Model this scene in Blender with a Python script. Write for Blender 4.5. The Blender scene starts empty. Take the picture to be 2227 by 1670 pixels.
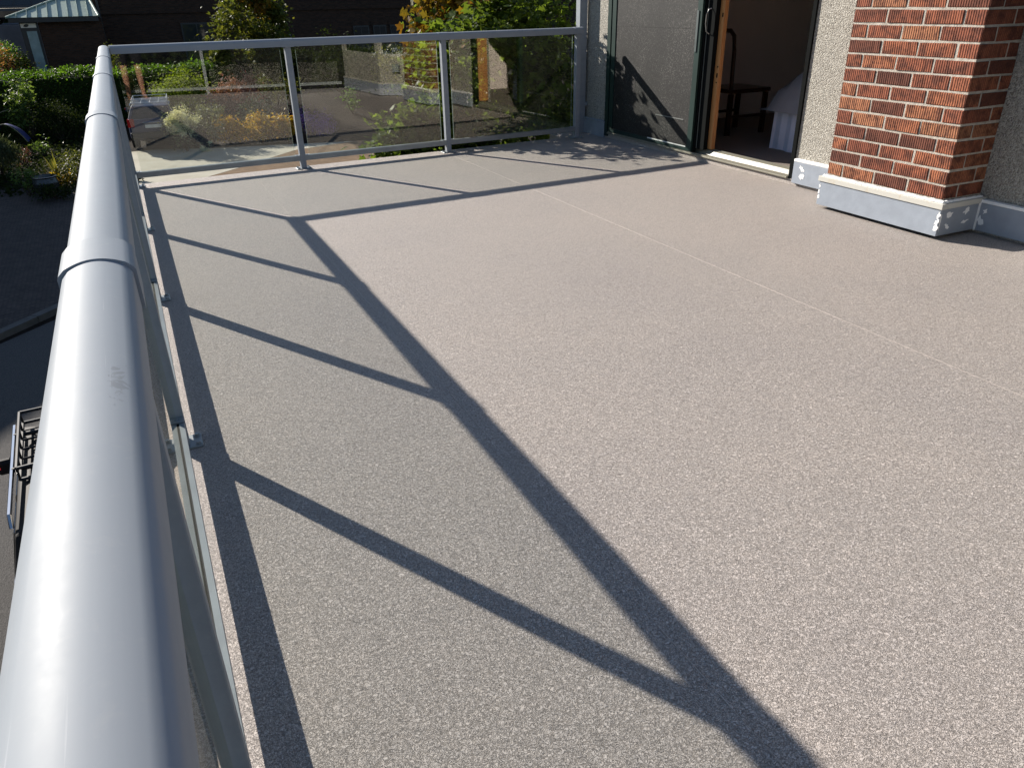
import bpy, bmesh, math, random
import numpy as np
from mathutils import Matrix, Vector
random.seed(7); RNG = np.random.default_rng(7)
S = bpy.context.scene
COL = S.collection
# ------------------------------------------------------------------ camera
cam = bpy.data.cameras.new('camera'); camo = bpy.data.objects.new('camera', cam); COL.objects.link(camo)
D = [[0.89942865, -0.43670306, -0.01784757], [-0.21297031, -0.4022408, -0.89041899], [0.38166968, 0.80466936, -0.45479169]]
CP = Vector((0.0771, 0.0, 1.326)); FPX = 1632.77
M = Matrix(((D[0][0], -D[1][0], -D[2][0]), (D[0][1], -D[1][1], -D[2][1]), (D[0][2], -D[1][2], -D[2][2]))).to_4x4()
M.translation = CP; camo.matrix_world = M
cam.sensor_width = 36; cam.lens = 36 * FPX / 2227; cam.clip_start = 0.02; cam.clip_end = 600
S.camera = camo
# ------------------------------------------------------------------ world, sun, exposure
W = bpy.data.worlds.new('World'); S.world = W; W.use_nodes = True
SUNV = Vector((0.917, -1.686, -1.0)).normalized()
EL = math.asin(-SUNV.z); AZ = math.atan2(-SUNV.x, -SUNV.y)
wn = W.node_tree.nodes; sky = wn.new('ShaderNodeTexSky'); sky.sky_type = 'NISHITA'; sky.sun_disc = False
sky.sun_elevation = EL; sky.sun_rotation = AZ; sky.air_density = 1.0; sky.dust_density = 0.4; sky.ozone_density = 2.2
bg = wn['Background']; W.node_tree.links.new(sky.outputs[0], bg.inputs[0]); bg.inputs[1].default_value = 0.062
sl = bpy.data.lights.new('sun', 'SUN'); sl.energy = 4.6; sl.angle = math.radians(0.53); sl.color = (1.0, 0.93, 0.84)
so = bpy.data.objects.new('sun', sl); COL.objects.link(so); so.rotation_euler = SUNV.to_track_quat('-Z', 'Y').to_euler()
so.location = (-10, 20, 20)
S.view_settings.view_transform = 'Standard'; S.view_settings.look = 'None'; S.view_settings.gamma = 1
S.view_settings.exposure = 1.08
S.view_settings.use_curve_mapping = False
S.cycles.max_bounces = 8; S.cycles.transparent_max_bounces = 24; S.cycles.caustics_reflective = False

# ------------------------------------------------------------------ helpers
class NB:
    """small node-graph helper"""
    def __init__(s, name):
        s.m = bpy.data.materials.new(name); s.m.use_nodes = True; s.t = s.m.node_tree; s.n = s.t.nodes
        s.b = s.n['Principled BSDF']; s.out = s.n['Material Output']
        s.tc = s.n.new('ShaderNodeTexCoord')
    def L(s, a, b): s.t.links.new(a, b)
    def new(s, t, **k):
        n = s.n.new(t)
        for a, v in k.items():
            if a.startswith('i_'):
                n.inputs[a[2:].replace('_', ' ')].default_value = v
            else: setattr(n, a, v)
        return n
    def mapping(s, scale=(1, 1, 1), rot=(0, 0, 0), src='Object'):
        m = s.new('ShaderNodeMapping'); m.inputs['Scale'].default_value = scale; m.inputs['Rotation'].default_value = rot
        s.L(s.tc.outputs[src], m.inputs[0]); return m.outputs[0]
    def noise(s, scale, detail=3, rough=.55, dist=0, vec=None):
        n = s.new('ShaderNodeTexNoise'); n.inputs['Scale'].default_value = scale; n.inputs['Detail'].default_value = detail
        n.inputs['Roughness'].default_value = rough; n.inputs['Distortion'].default_value = dist
        s.L(vec if vec else s.tc.outputs['Object'], n.inputs['Vector']); return n.outputs['Fac']
    def voro(s, scale, feature='F1', vec=None):
        n = s.new('ShaderNodeTexVoronoi'); n.feature = feature; n.inputs['Scale'].default_value = scale
        s.L(vec if vec else s.tc.outputs['Object'], n.inputs['Vector']); return n
    def ramp(s, fac, stops):
        r = s.new('ShaderNodeValToRGB'); e = r.color_ramp.elements
        while len(e) < len(stops): e.new(0.5)
        for x, (p, c) in zip(e, stops): x.position = p; x.color = (*c, 1) if len(c) == 3 else c
        s.L(fac, r.inputs[0]); return r.outputs[0]
    def mix(s, fac, a, b, mode='MIX'):
        m = s.new('ShaderNodeMix'); m.data_type = 'RGBA'; m.blend_type = mode
        for i, v in ((0, fac), (6, a), (7, b)):
            if hasattr(v, 'is_linked'): s.L(v, m.inputs[i])
            elif i == 0: m.inputs[i].default_value = v
            else: m.inputs[i].default_value = (*v, 1)
        return m.outputs[2]
    def math(s, op, a, b=0.0):
        m = s.new('ShaderNodeMath'); m.operation = op
        for i, v in ((0, a), (1, b)):
            if hasattr(v, 'is_linked'): s.L(v, m.inputs[i])
            else: m.inputs[i].default_value = v
        return m.outputs[0]
    def col(s, c):
        if hasattr(c, 'is_linked'): s.L(c, s.b.inputs['Base Color'])
        else: s.b.inputs['Base Color'].default_value = (*c, 1)
    def rough(s, r):
        if hasattr(r, 'is_linked'): s.L(r, s.b.inputs['Roughness'])
        else: s.b.inputs['Roughness'].default_value = r
    def bump(s, h, dist=.002, strength=1.0):
        b = s.new('ShaderNodeBump'); b.inputs['Distance'].default_value = dist; b.inputs['Strength'].default_value = strength
        s.L(h, b.inputs['Height']); s.L(b.outputs[0], s.b.inputs['Normal'])
    def spec(s, v): s.b.inputs['Specular IOR Level'].default_value = v
    def metal(s, v): s.b.inputs['Metallic'].default_value = v

def plain(name, c, rough=.6, metal=0, spec=.4, var=.15, vscale=6, bump=0, bscale=60):
    N = NB(name)
    n = N.noise(vscale, 4)
    lo = tuple(x * (1 - var) for x in c); hi = tuple(min(1, x * (1 + var)) for x in c)
    N.col(N.ramp(n, [(.3, lo), (.7, hi)])); N.rough(rough); N.metal(metal); N.spec(spec)
    if bump: N.bump(N.noise(bscale, 3), bump)
    return N.m

def link(o, parent=None):
    COL.objects.link(o)
    if parent: o.parent = parent
    return o
def tag(o, label=None, cat=None, group=None, kind=None):
    if label: o['label'] = label
    if cat: o['category'] = cat
    if group: o['group'] = group
    if kind: o['kind'] = kind
    return o
def thing(name, label, cat, loc=(0, 0, 0), rz=0, group=None):
    o = bpy.data.objects.new(name, None); o.location = loc; o.rotation_euler = (0, 0, rz); o.empty_display_size = .1
    link(o); return tag(o, label, cat, group)

class MB:
    """collects shapes, then links them as one mesh object"""
    def __init__(s): s.v = []; s.f = []; s.smooth = []
    def add(s, vs, fs, sm=False):
        b = len(s.v); s.v += [tuple(x) for x in vs]; s.f += [tuple(i + b for i in f) for f in fs]; s.smooth += [sm] * len(fs); return s
    def box(s, x0, x1, y0, y1, z0, z1, ch=0):
        if ch <= 0:
            s.add([(x0, y0, z0), (x1, y0, z0), (x1, y1, z0), (x0, y1, z0), (x0, y0, z1), (x1, y0, z1), (x1, y1, z1), (x0, y1, z1)],
                  [(3, 2, 1, 0), (4, 5, 6, 7), (0, 1, 5, 4), (1, 2, 6, 5), (2, 3, 7, 6), (3, 0, 4, 7)])
        else:
            c = min(ch, (x1 - x0) * .45, (y1 - y0) * .45, (z1 - z0) * .45)
            bm = bmesh.new(); bmesh.ops.create_cube(bm, size=1)
            for v in bm.verts:
                v.co = Vector((x0 + (v.co.x + .5) * (x1 - x0), y0 + (v.co.y + .5) * (y1 - y0), z0 + (v.co.z + .5) * (z1 - z0)))
            bmesh.ops.bevel(bm, geom=bm.edges[:], offset=c, segments=1, affect='EDGES')
            bm.verts.index_update()
            s.add([v.co[:] for v in bm.verts], [[v.index for v in f.verts] for f in bm.faces]); bm.free()
        return s
    def prism(s, prof, a0, a1, axis='y', sm=False):
        """profile [(p,q)] swept along an axis; for y: p=x q=z, for x: p=y q=z, for z: p=x q=y"""
        n = len(prof)
        def P(p, q, a): return {'y': (p, a, q), 'x': (a, p, q), 'z': (p, q, a)}[axis]
        vs = [P(p, q, a0) for p, q in prof] + [P(p, q, a1) for p, q in prof]
        fl = axis == 'y'
        fs = [tuple(range(n)) if fl else tuple(range(n))[::-1], tuple(range(n, 2 * n))[::-1] if fl else tuple(range(n, 2 * n))]
        s.add(vs, fs); b = len(s.v) - 2 * n
        for i in range(n):
            j = (i + 1) % n
            q = (b + i, b + i + n, b + j + n, b + j) if fl else (b + i, b + j, b + j + n, b + i + n)
            s.f.append(q); s.smooth.append(sm)
        return s
    def tube(s, pts, r, n=8, cap=True):
        pts = [Vector(p) for p in pts]; R = r if isinstance(r, (list, tuple)) else [r] * len(pts)
        vs = []; up = Vector((0, 0, 1))
        for i, p in enumerate(pts):
            d = (pts[min(i + 1, len(pts) - 1)] - pts[max(i - 1, 0)]).normalized()
            a = d.cross(up if abs(d.z) < .95 else Vector((1, 0, 0))).normalized(); b = d.cross(a).normalized()
            for k in range(n):
                t = 2 * math.pi * k / n; vs.append(p + (a * math.cos(t) + b * math.sin(t)) * R[i])
        fs = []
        for i in range(len(pts) - 1):
            for k in range(n):
                k2 = (k + 1) % n; fs.append((i * n + k, i * n + k2, (i + 1) * n + k2, (i + 1) * n + k))
        s.add(vs, fs, True)
        if cap:
            b = len(s.v) - len(vs)
            s.f.append(tuple(b + k for k in range(n))[::-1]); s.f.append(tuple(b + (len(pts) - 1) * n + k for k in range(n))); s.smooth += [False, False]
        return s
    def lathe(s, prof, c=(0, 0, 0), n=20):
        vs = []; fs = []
        for r, z in prof:
            for k in range(n):
                t = 2 * math.pi * k / n; vs.append((c[0] + r * math.cos(t), c[1] + r * math.sin(t), c[2] + z))
        for i in range(len(prof) - 1):
            for k in range(n):
                k2 = (k + 1) % n; fs.append((i * n + k, i * n + k2, (i + 1) * n + k2, (i + 1) * n + k))
        return s.add(vs, fs, True)
    def mesh(s, name, mat=None):
        me = bpy.data.meshes.new(name); me.from_pydata(s.v, [], s.f)
        me.polygons.foreach_set('use_smooth', s.smooth)
        if mat: me.materials.append(mat)
        me.update()
        if any(s.smooth): me.set_sharp_from_angle(angle=math.radians(24))
        return me
    def build(s, name, mat, parent=None, fix=True, bevel=0, **kw):
        me = s.mesh(name, mat)
        if fix:
            bm = bmesh.new(); bm.from_mesh(me); bmesh.ops.recalc_face_normals(bm, faces=bm.faces[:]); bm.to_mesh(me); bm.free()
        o = link(bpy.data.objects.new(name, me), parent)
        if bevel:
            b = o.modifiers.new('edge', 'BEVEL'); b.width = bevel; b.segments = 2; b.limit_method = 'ANGLE'
        if kw: tag(o, **kw)
        return o
def box(name, mat, parent, x0, x1, y0, y1, z0, z1, bevel=0, **kw):
    return MB().box(x0, x1, y0, y1, z0, z1).build(name, mat, parent, fix=False, bevel=bevel, **kw)

def sstep(a, b, x):
    t = min(1, max(0, (x - a) / (b - a))); return t * t * (3 - 2 * t)
def gz(X, Y):
    z = -3.8 + .025 * Y
    z += .75 * sstep(29.6, 35, Y) * sstep(-.2, 3, X)
    z += .25 * sstep(37, 42, Y)
    return z

# ------------------------------------------------------------------ materials
# deck vinyl: speckled warm grey sheet with a crinkled wormy emboss
N = NB('deck_vinyl')
dv = N.new('ShaderNodeVectorMath'); dv.operation = 'ADD'
nz = N.new('ShaderNodeTexNoise'); nz.inputs['Scale'].default_value = 70; nz.inputs['Detail'].default_value = 1
N.L(N.tc.outputs['Object'], nz.inputs['Vector'])
sc = N.new('ShaderNodeVectorMath'); sc.operation = 'SCALE'; sc.inputs['Scale'].default_value = .022
N.L(nz.outputs['Color'], sc.inputs[0]); N.L(N.tc.outputs['Object'], dv.inputs[0]); N.L(sc.outputs[0], dv.inputs[1])
worm = N.noise(225, 2, .5, .6, dv.outputs[0])
ridge = N.math('ABSOLUTE', N.math('SUBTRACT', worm, .5))
ridge = N.math('MINIMUM', N.math('MULTIPLY', ridge, 7.0), .62)
fine = N.noise(420, 2, .6)
speck = N.ramp(N.math('ADD', N.math('MULTIPLY', ridge, .75), N.math('MULTIPLY', fine, .45)), [(.22, (.185, .160, .142)), (.44, (.385, .343, .312)), (.62, (.505, .452, .414)), (.85, (.565, .51, .47))])
blot = N.ramp(N.noise(34, 3, .65), [(.32, (.92, .925, .93)), (.68, (1.05, 1.04, 1.03))])
blot2 = N.ramp(N.noise(1.1, 4, .65), [(.28, (.93, .935, .945)), (.5, (.985, .985, .98)), (.72, (1.04, 1.03, 1.015))])
blot3 = N.ramp(N.noise(125, 2, .6), [(.36, (.82,) * 3), (.64, (1.15,) * 3)])
c = N.mix(1, N.mix(1, N.mix(1, speck, blot, 'MULTIPLY'), blot2, 'MULTIPLY'), blot3, 'MULTIPLY')
N.col(c); N.rough(.62); N.spec(.3)
N.bump(ridge, .0024, 1.0)
VINYL = N.m
SEAM = plain('seam_weld', (.45, .40, .365), .5, var=.1, vscale=30)

# aluminium powder coat, dusty, with fine rubbed streaks; the long rail also carries a scuff
def alu(name, scuff=None):
    N = NB(name)
    st = N.noise(3, 5, .6, 0, N.mapping((.25, 9, 9)))
    dust = N.noise(55, 5, .75, .8)
    c = N.ramp(st, [(.3, (.262, .284, .306)), (.7, (.297, .319, .342))])
    c = N.mix(N.ramp(dust, [(.55, (0,) * 3), (.78, (.22,) * 3)]), c, (.40, .395, .38))
    scr = N.ramp(N.noise(7, 2, .5, .0, N.mapping((1.2, 90, 40), (0, 0, .2))), [(.70, (0,) * 3), (.76, (.35,) * 3)])
    c = N.mix(scr, c, (.42, .43, .45))
    rough = N.ramp(N.noise(14, 5, .7, .6), [(.3, (.46,) * 3), (.75, (.56,) * 3)])
    if scuff:
        v = N.new('ShaderNodeVectorMath'); v.operation = 'SUBTRACT'; N.L(N.tc.outputs['Object'], v.inputs[0]); v.inputs[1].default_value = scuff[0]
        v2 = N.new('ShaderNodeVectorMath'); v2.operation = 'MULTIPLY'; N.L(v.outputs[0], v2.inputs[0]); v2.inputs[1].default_value = scuff[1]
        ln = N.new('ShaderNodeVectorMath'); ln.operation = 'LENGTH'; N.L(v2.outputs[0], ln.inputs[0])
        m = N.math('ADD', ln.outputs['Value'], N.math('MULTIPLY', N.noise(70, 4, .7, 1.0), 1.5))
        c = N.mix(N.ramp(m, [(.9, (.5,) * 3), (1.5, (0,) * 3)]), c, (.17, .175, .18))
    N.col(c); N.rough(rough); N.metal(.0); N.spec(.10); return N.m
ALU = alu('rail_aluminium'); ALU_LONG = alu('scuffed_aluminium', ((.60, -.026, 1.07), (9, 45, 1)))
ALUD = plain('rail_channel', (.25, .275, .285), .4, .25, .5, .12, 8)
STEEL = plain('bolt_steel', (.45, .45, .44), .3, .9, .5, .2, 40)
DARKPL = plain('dark_plastic', (.012, .012, .013), .5, 0, .4)
RUBBER = plain('glass_gasket', (.012, .012, .013), .6, 0, .3)

# tinted glass: transparent body plus a mirror coat
def glass_mat(name, tint, ior):
    N = NB(name); N.n.remove(N.b)
    tr = N.new('ShaderNodeBsdfTransparent'); tr.inputs[0].default_value = (*tint, 1)
    gl = N.new('ShaderNodeBsdfGlossy'); gl.inputs['Roughness'].default_value = 0.0; gl.inputs[0].default_value = (.96, .93, .86, 1)
    lw = N.new('ShaderNodeLayerWeight'); fr = N.math('ADD', N.math('MULTIPLY', N.math('POWER', lw.outputs['Facing'], 5.0), 1 - ior), ior)
    mx = N.new('ShaderNodeMixShader'); N.L(fr, mx.inputs[0]); N.L(tr.outputs[0], mx.inputs[1]); N.L(gl.outputs[0], mx.inputs[2])
    N.L(mx.outputs[0], N.out.inputs['Surface']); return N.m
GLASS = glass_mat('tinted_glass', (.945, .96, .945), .085)
GEDGE = plain('glass_edge', (.32, .40, .36), .15, 0, .6, .1)
N = NB('window_glass'); N.col((.02, .025, .028)); N.rough(.04); N.spec(.7); WGLASS = N.m

# pebble-dash stucco
N = NB('pebble_stucco')
vo = N.voro(120); nn = N.noise(210, 3, .6)
hgt = N.math('ADD', N.math('MULTIPLY', vo.outputs['Distance'], -1.0), N.math('MULTIPLY', nn, .8))
N.col(N.mix(N.ramp(N.noise(2.2, 4), [(.35, (0,) * 3), (.7, (.5,) * 3)]), N.ramp(vo.outputs['Color'], [(.1, (.26, .24, .205)), (.5, (.44, .415, .36)), (.9, (.60, .575, .51))]), (.36, .34, .30)))
N.rough(.9); N.spec(.15); N.bump(hgt, .011, 1.0)
STUCCO = N.m

# bricks with combed face: grooves are relief and darker in colour, burnt patches vary per brick
N = NB('combed_brick')
oi = N.new('ShaderNodeObjectInfo')
base = N.ramp(oi.outputs['Random'], [(0, (.105, .041, .028)), (.22, (.20, .066, .039)), (.5, (.285, .095, .051)), (.78, (.335, .122, .061)), (1, (.35, .155, .08))])
off = N.new('ShaderNodeVectorMath'); off.operation = 'ADD'
cx = N.new('ShaderNodeCombineXYZ'); mu = N.math('MULTIPLY', oi.outputs['Random'], 37.0)
N.L(mu, cx.inputs[0]); N.L(mu, cx.inputs[1]); N.L(cx.outputs[0], off.inputs[1]); N.L(N.tc.outputs['Object'], off.inputs[0])
bl = N.noise(17, 4, .65, .4, off.outputs[0])
burnt = N.mix(N.ramp(bl, [(.42, (0,) * 3), (.62, (.8,) * 3)]), base, (.06, .024, .018))
wv = N.new('ShaderNodeTexWave'); wv.wave_type = 'BANDS'; wv.bands_direction = 'DIAGONAL'; wv.inputs['Scale'].default_value = 42; wv.inputs['Distortion'].default_value = 2.2
wv.inputs['Detail'].default_value = 2; wv.inputs['Detail Scale'].default_value = 2.5
N.L(N.mapping((1, 1, .0)), wv.inputs['Vector'])
rg = N.noise(90, 3, .7)
hh = N.math('ADD', wv.outputs['Fac'], N.math('MULTIPLY', rg, .7))
N.col(N.mix(N.ramp(wv.outputs['Fac'], [(.15, (.55,) * 3), (.5, (0,) * 3)]), burnt, (.085, .03, .02)))
N.rough(.85); N.spec(.2); N.bump(hh, .0035, .9)
BRICK = N.m
N = NB('lime_mortar'); N.col(N.ramp(N.noise(35, 4, .7), [(.3, (.33, .295, .25)), (.7, (.52, .475, .41))])); N.rough(.95); N.spec(.1)
N.bump(N.noise(110, 3, .7), .004); MORTAR = N.m
BOARD = plain('blue_grey_board', (.27, .30, .345), .55, 0, .35, .07, 14, .0006, 90)
N = NB('cream_trim'); N.col(N.mix(N.ramp(N.noise(5, 4, .6, .5), [(.55, (0,) * 3), (.75, (.8,) * 3)]), (.50, .485, .435), (.40, .28, .12))); N.rough(.5); CREAM = N.m
WHITEP = plain('white_filler', (.80, .80, .79), .8, 0, .2, .04, 30, .002, 70)
CAULK = plain('white_caulk', (.82, .82, .80), .7, 0, .2, .05, 30, .004, 60)
DGREEN = plain('dark_green_frame', (.012, .030, .026), .45, 0, .35, .15, 4)
BLACKF = plain('black_frame', (.006, .007, .007), .8, 0, .05)
SILL = plain('beige_sill', (.20, .188, .145), .45, 0, .4, .06, 10)
N = NB('insect_screen')
sp = N.voro(150).outputs['Color']
N.col(N.ramp(N.math('ADD', N.math('MULTIPLY', sp, .6), N.math('MULTIPLY', N.noise(3, 4), .4)), [(.30, (.011, .011, .0105)), (.64, (.024, .0235, .0225)), (.84, (.11, .104, .095))])); N.rough(.55); N.spec(.25)
N.bump(N.voro(500).outputs['Distance'], .0006)
SCREEN = N.m
N = NB('door_timber'); N.col(N.ramp(N.noise(4, 4, .6, .5, N.mapping((8, 8, .5))), [(.3, (.36, .16, .055)), (.7, (.52, .25, .09))])); N.rough(.5); TIMBER = N.m
DWOOD = plain('dark_wood', (.030, .014, .009), .35, 0, .5, .3, 9)
CARPET = plain('room_carpet', (.22, .19, .165), .95, 0, .1, .12, 120, .004, 200)
ROOMW = plain('room_paint', (.70, .62, .57), .9, 0, .1, .03, 2)
SKIRT = plain('bed_cloth', (.56, .59, .72), .9, 0, .15, .05, 8)
COVER = plain('bed_cover', (.30, .29, .31), .95, 0, .1, .08, 8)
# ground
N = NB('mulch_soil'); N.col(N.ramp(N.noise(6, 6, .7), [(.3, (.012, .009, .007)), (.7, (.032, .024, .018))])); N.rough(.95); N.spec(.1); N.bump(N.noise(18, 4), .05); SOIL = N.m
N = NB('asphalt'); N.col(N.ramp(N.noise(70, 4, .7), [(.3, (.045, .043, .042)), (.75, (.125, .118, .11))])); N.rough(.9); N.spec(.2); N.bump(N.noise(90, 2), .01); ASPH = N.m
N = NB('old_concrete'); N.col(N.mix(N.ramp(N.noise(.9, 5, .6), [(.35, (0,) * 3), (.7, (1,) * 3)]), (.34, .315, .245), (.44, .42, .345))); N.rough(.9); N.spec(.15); N.bump(N.noise(30, 4), .006); CONC = N.m
def paver_mat(name, c1, c2, mort, rot):
    N = NB(name)
    bt = N.new('ShaderNodeTexBrick'); bt.inputs['Scale'].default_value = 4.6
    bt.inputs['Color1'].default_value = (*c1, 1); bt.inputs['Color2'].default_value = (*c2, 1); bt.inputs['Mortar'].default_value = (*mort, 1)
    bt.inputs['Mortar Size'].default_value = .022; bt.inputs['Bias'].default_value = -.2
    N.L(N.mapping((1, 1, 1), (0, 0, rot)), bt.inputs['Vector'])
    N.col(N.mix(1, bt.outputs['Color'], N.ramp(N.noise(3, 5, .65), [(.3, (.8,) * 3), (.7, (1.15,) * 3)]), 'MULTIPLY')); N.rough(.9); N.spec(.15)
    N.bump(N.math('MULTIPLY', bt.outputs['Fac'], -1), .01); return N.m
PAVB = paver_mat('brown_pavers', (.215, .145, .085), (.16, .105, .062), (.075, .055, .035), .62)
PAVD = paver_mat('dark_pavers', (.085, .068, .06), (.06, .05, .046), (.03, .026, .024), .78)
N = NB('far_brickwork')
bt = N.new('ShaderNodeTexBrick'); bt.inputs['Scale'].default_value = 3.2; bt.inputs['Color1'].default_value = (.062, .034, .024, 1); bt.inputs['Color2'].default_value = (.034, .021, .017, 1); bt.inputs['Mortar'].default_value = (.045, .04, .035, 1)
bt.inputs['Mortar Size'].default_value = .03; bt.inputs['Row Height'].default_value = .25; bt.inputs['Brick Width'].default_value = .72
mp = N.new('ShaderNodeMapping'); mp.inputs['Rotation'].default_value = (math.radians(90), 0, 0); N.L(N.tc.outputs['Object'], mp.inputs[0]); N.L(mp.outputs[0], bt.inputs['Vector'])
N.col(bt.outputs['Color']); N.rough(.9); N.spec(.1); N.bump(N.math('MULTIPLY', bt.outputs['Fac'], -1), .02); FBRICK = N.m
ROOFM = plain('green_metal_roof', (.27, .34, .28), .45, .2, .5, .12, 5)
DTRIM = plain('dark_trim', (.018, .02, .024), .5, 0, .4)
PALE = plain('pale_glass_door', (.16, .24, .27), .25, 0, .5, .2, 3)
WHITE = plain('white_sign', (.62, .62, .60), .5, 0, .3, .03)
# plants
def leaf_mat(name, cols, trans=.4, rough=.5, spec=.2, glow=1.0):
    spec = min(spec, .16); rough = max(rough, .5)
    N = NB(name)
    ge = N.new('ShaderNodeNewGeometry')
    c = N.ramp(ge.outputs['Random Per Island'], [(i / max(1, len(cols) - 1), x) for i, x in enumerate(cols)])
    N.col(c); N.rough(rough); N.spec(spec)
    tl = N.new('ShaderNodeBsdfTranslucent'); N.L(N.mix(1, c, (1.35 * glow, 1.25 * glow, .55 * glow), 'MULTIPLY'), tl.inputs[0])
    mx = N.new('ShaderNodeMixShader'); mx.inputs[0].default_value = trans
    N.L(N.b.outputs[0], mx.inputs[1]); N.L(tl.outputs[0], mx.inputs[2]); N.L(mx.outputs[0], N.out.inputs['Surface']); return N.m
L_HEDGE = leaf_mat('laurel_leaf', [(.016, .036, .006), (.026, .058, .008), (.042, .085, .010), (.02, .045, .007)], .45, .5, .2, 2.2)
L_MAPLE = leaf_mat('maple_leaf', [(.03, .052, .012), (.05, .084, .016), (.085, .125, .022), (.05, .076, .016)], .5, glow=1.6)
L_AUT = leaf_mat('autumn_leaf', [(.12, .10, .02), (.20, .13, .02), (.17, .08, .016), (.08, .09, .018)], .45)
L_TREE = leaf_mat('tree_leaf', [(.045, .062, .016), (.07, .092, .02), (.105, .11, .025), (.055, .07, .016)], .42, glow=1.15)
L_CON = leaf_mat('conifer_spray', [(.07, .105, .010), (.105, .15, .014), (.14, .185, .018)], .4, .7, .1, 1.8)
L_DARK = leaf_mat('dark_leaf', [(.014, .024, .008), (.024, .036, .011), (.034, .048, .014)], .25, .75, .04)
L_RED = leaf_mat('red_lace_leaf', [(.11, .045, .05), (.17, .075, .08), (.24, .12, .12)], .4)
L_GOLD = leaf_mat('gold_leaf', [(.28, .21, .025), (.40, .29, .03), (.34, .17, .03), (.20, .19, .03)], .45)
L_GREY = leaf_mat('grey_green_leaf', [(.10, .125, .075), (.15, .175, .11), (.20, .22, .15)], .3)
L_WHITE = leaf_mat('cream_flower', [(.62, .62, .46), (.74, .74, .60), (.50, .52, .34)], .3)
L_VAR = leaf_mat('variegated_leaf', [(.05, .085, .03), (.09, .13, .05), (.45, .48, .36)], .35)
L_PURP = leaf_mat('purple_flower', [(.12, .07, .35), (.18, .11, .45), (.09, .05, .26)], .3)
L_VINE = leaf_mat('vine_leaf', [(.06, .11, .03), (.09, .15, .04), (.13, .19, .06)], .45, .3, .5)
L_HERB = leaf_mat('needle_herb', [(.05, .065, .035), (.075, .095, .05)], .3)
L_SPIKE = leaf_mat('spiky_leaf', [(.16, .16, .05), (.24, .21, .06), (.12, .14, .04)], .35)
L_BLUE = leaf_mat('pale_lacecap_flower', [(.30, .32, .42), (.42, .44, .52)], .3)
L_ORNG = leaf_mat('orange_leaf', [(.30, .13, .06), (.36, .20, .09), (.22, .10, .05)], .35)
L_LIME = leaf_mat('bright_green_leaf', [(.06, .13, .02), (.10, .19, .03)], .45)
BARK = plain('bark', (.06, .045, .035), .95, 0, .1, .3, 12, .01, 25)

# ------------------------------------------------------------------ foliage generators (numpy)
def leaf_mesh(name, P, size, mat, up=.55, aspect=.55, shape='leaf', fold=.18, droop=0.0, out=None):
    """one mesh of many leaves at points P; 'leaf' is a folded rhomb, 'maple' a five-lobed fan"""
    n = len(P)
    if n == 0: P = np.zeros((1, 3)); n = 1
    d = RNG.normal(size=(n, 3)); d[:, 2] = d[:, 2] * .5 - droop
    if out is not None: d += out
    d /= np.linalg.norm(d, axis=1)[:, None]
    nr = RNG.normal(size=(n, 3)) * (1 - up); nr[:, 2] += up
    nr -= (nr * d).sum(1)[:, None] * d; nr /= np.linalg.norm(nr, axis=1)[:, None] + 1e-9
    w = np.cross(nr, d)
    s = (size * RNG.uniform(.6, 1.25, n))[:, None]
    if shape == 'maple':
        # outline points (along, across, lift)
        T = [(0, 0, 0), (.12, .48, .04), (.36, .26, .02), (.62, .55, .0), (.66, .2, .04), (1.0, 0, -.06), (.66, -.2, .04), (.62, -.55, .0), (.36, -.26, .02), (.12, -.48, .04)]
        F = [(0, 1, 2), (0, 2, 3), (0, 3, 4), (0, 4, 5), (0, 5, 6), (0, 6, 7), (0, 7, 8), (0, 8, 9)]
    else:
        T = [(0, 0, 0), (.45, aspect * .5, fold * .5), (1.0, 0, -.08), (.45, -aspect * .5, fold * .5)]
        F = [(0, 1, 2), (0, 2, 3)]
    V = np.stack([P + s * (a * d + b * w + c * nr) for a, b, c in T], 1).reshape(-1, 3)
    k = len(T); F = np.array(F)
    FI = (F[None] + (np.arange(n) * k)[:, None, None]).reshape(-1, 3)
    me = bpy.data.meshes.new(name); me.vertices.add(len(V)); me.vertices.foreach_set('co', V.astype(np.float32).ravel())
    me.loops.add(FI.size); me.loops.foreach_set('vertex_index', FI.astype(np.int32).ravel())
    me.polygons.add(len(FI)); me.polygons.foreach_set('loop_start', np.arange(0, FI.size, 3, dtype=np.int32))
    me.update(calc_edges=True); me.materials.append(mat); return me
def leaves(name, P, size, mat, parent, kind='stuff', **k):
    o = link(bpy.data.objects.new(name, leaf_mesh(name, np.asarray(P), size, mat, **k)), parent)
    if kind: o['kind'] = kind
    return o
def clumps(n, c, r, k=26, sig=.2, shell=.75, zmin=None, flat=None):
    """points gathered in k clumps spread over an ellipsoid's shell"""
    c = np.array(c); r = np.array(r)
    u = RNG.normal(size=(k, 3)); u /= np.linalg.norm(u, axis=1)[:, None]
    rad = RNG.uniform(shell, 1.0, k)[:, None] * RNG.uniform(.82, 1.08, k)[:, None]
    cc = c + u * rad * r
    cs = RNG.uniform(.6, 1.3, k)
    idx = RNG.integers(0, k, n)
    P = cc[idx] + RNG.normal(size=(n, 3)) * (sig * r.mean() * cs[idx])[:, None]
    if zmin is not None: P = P[P[:, 2] > zmin]
    return P
def branches(name, base, tips, r0, parent, mat=None):
    mb = MB(); base = Vector(base)
    for t in tips:
        t = Vector(t); m = base.lerp(t, .5) + Vector((random.uniform(-.1, .1), random.uniform(-.1, .1), 0)) * (t - base).length
        mb.tube([base, m, t], [r0, r0 * .6, r0 * .2], 6)
    return mb.build(name, mat or BARK, parent, fix=False)
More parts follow.
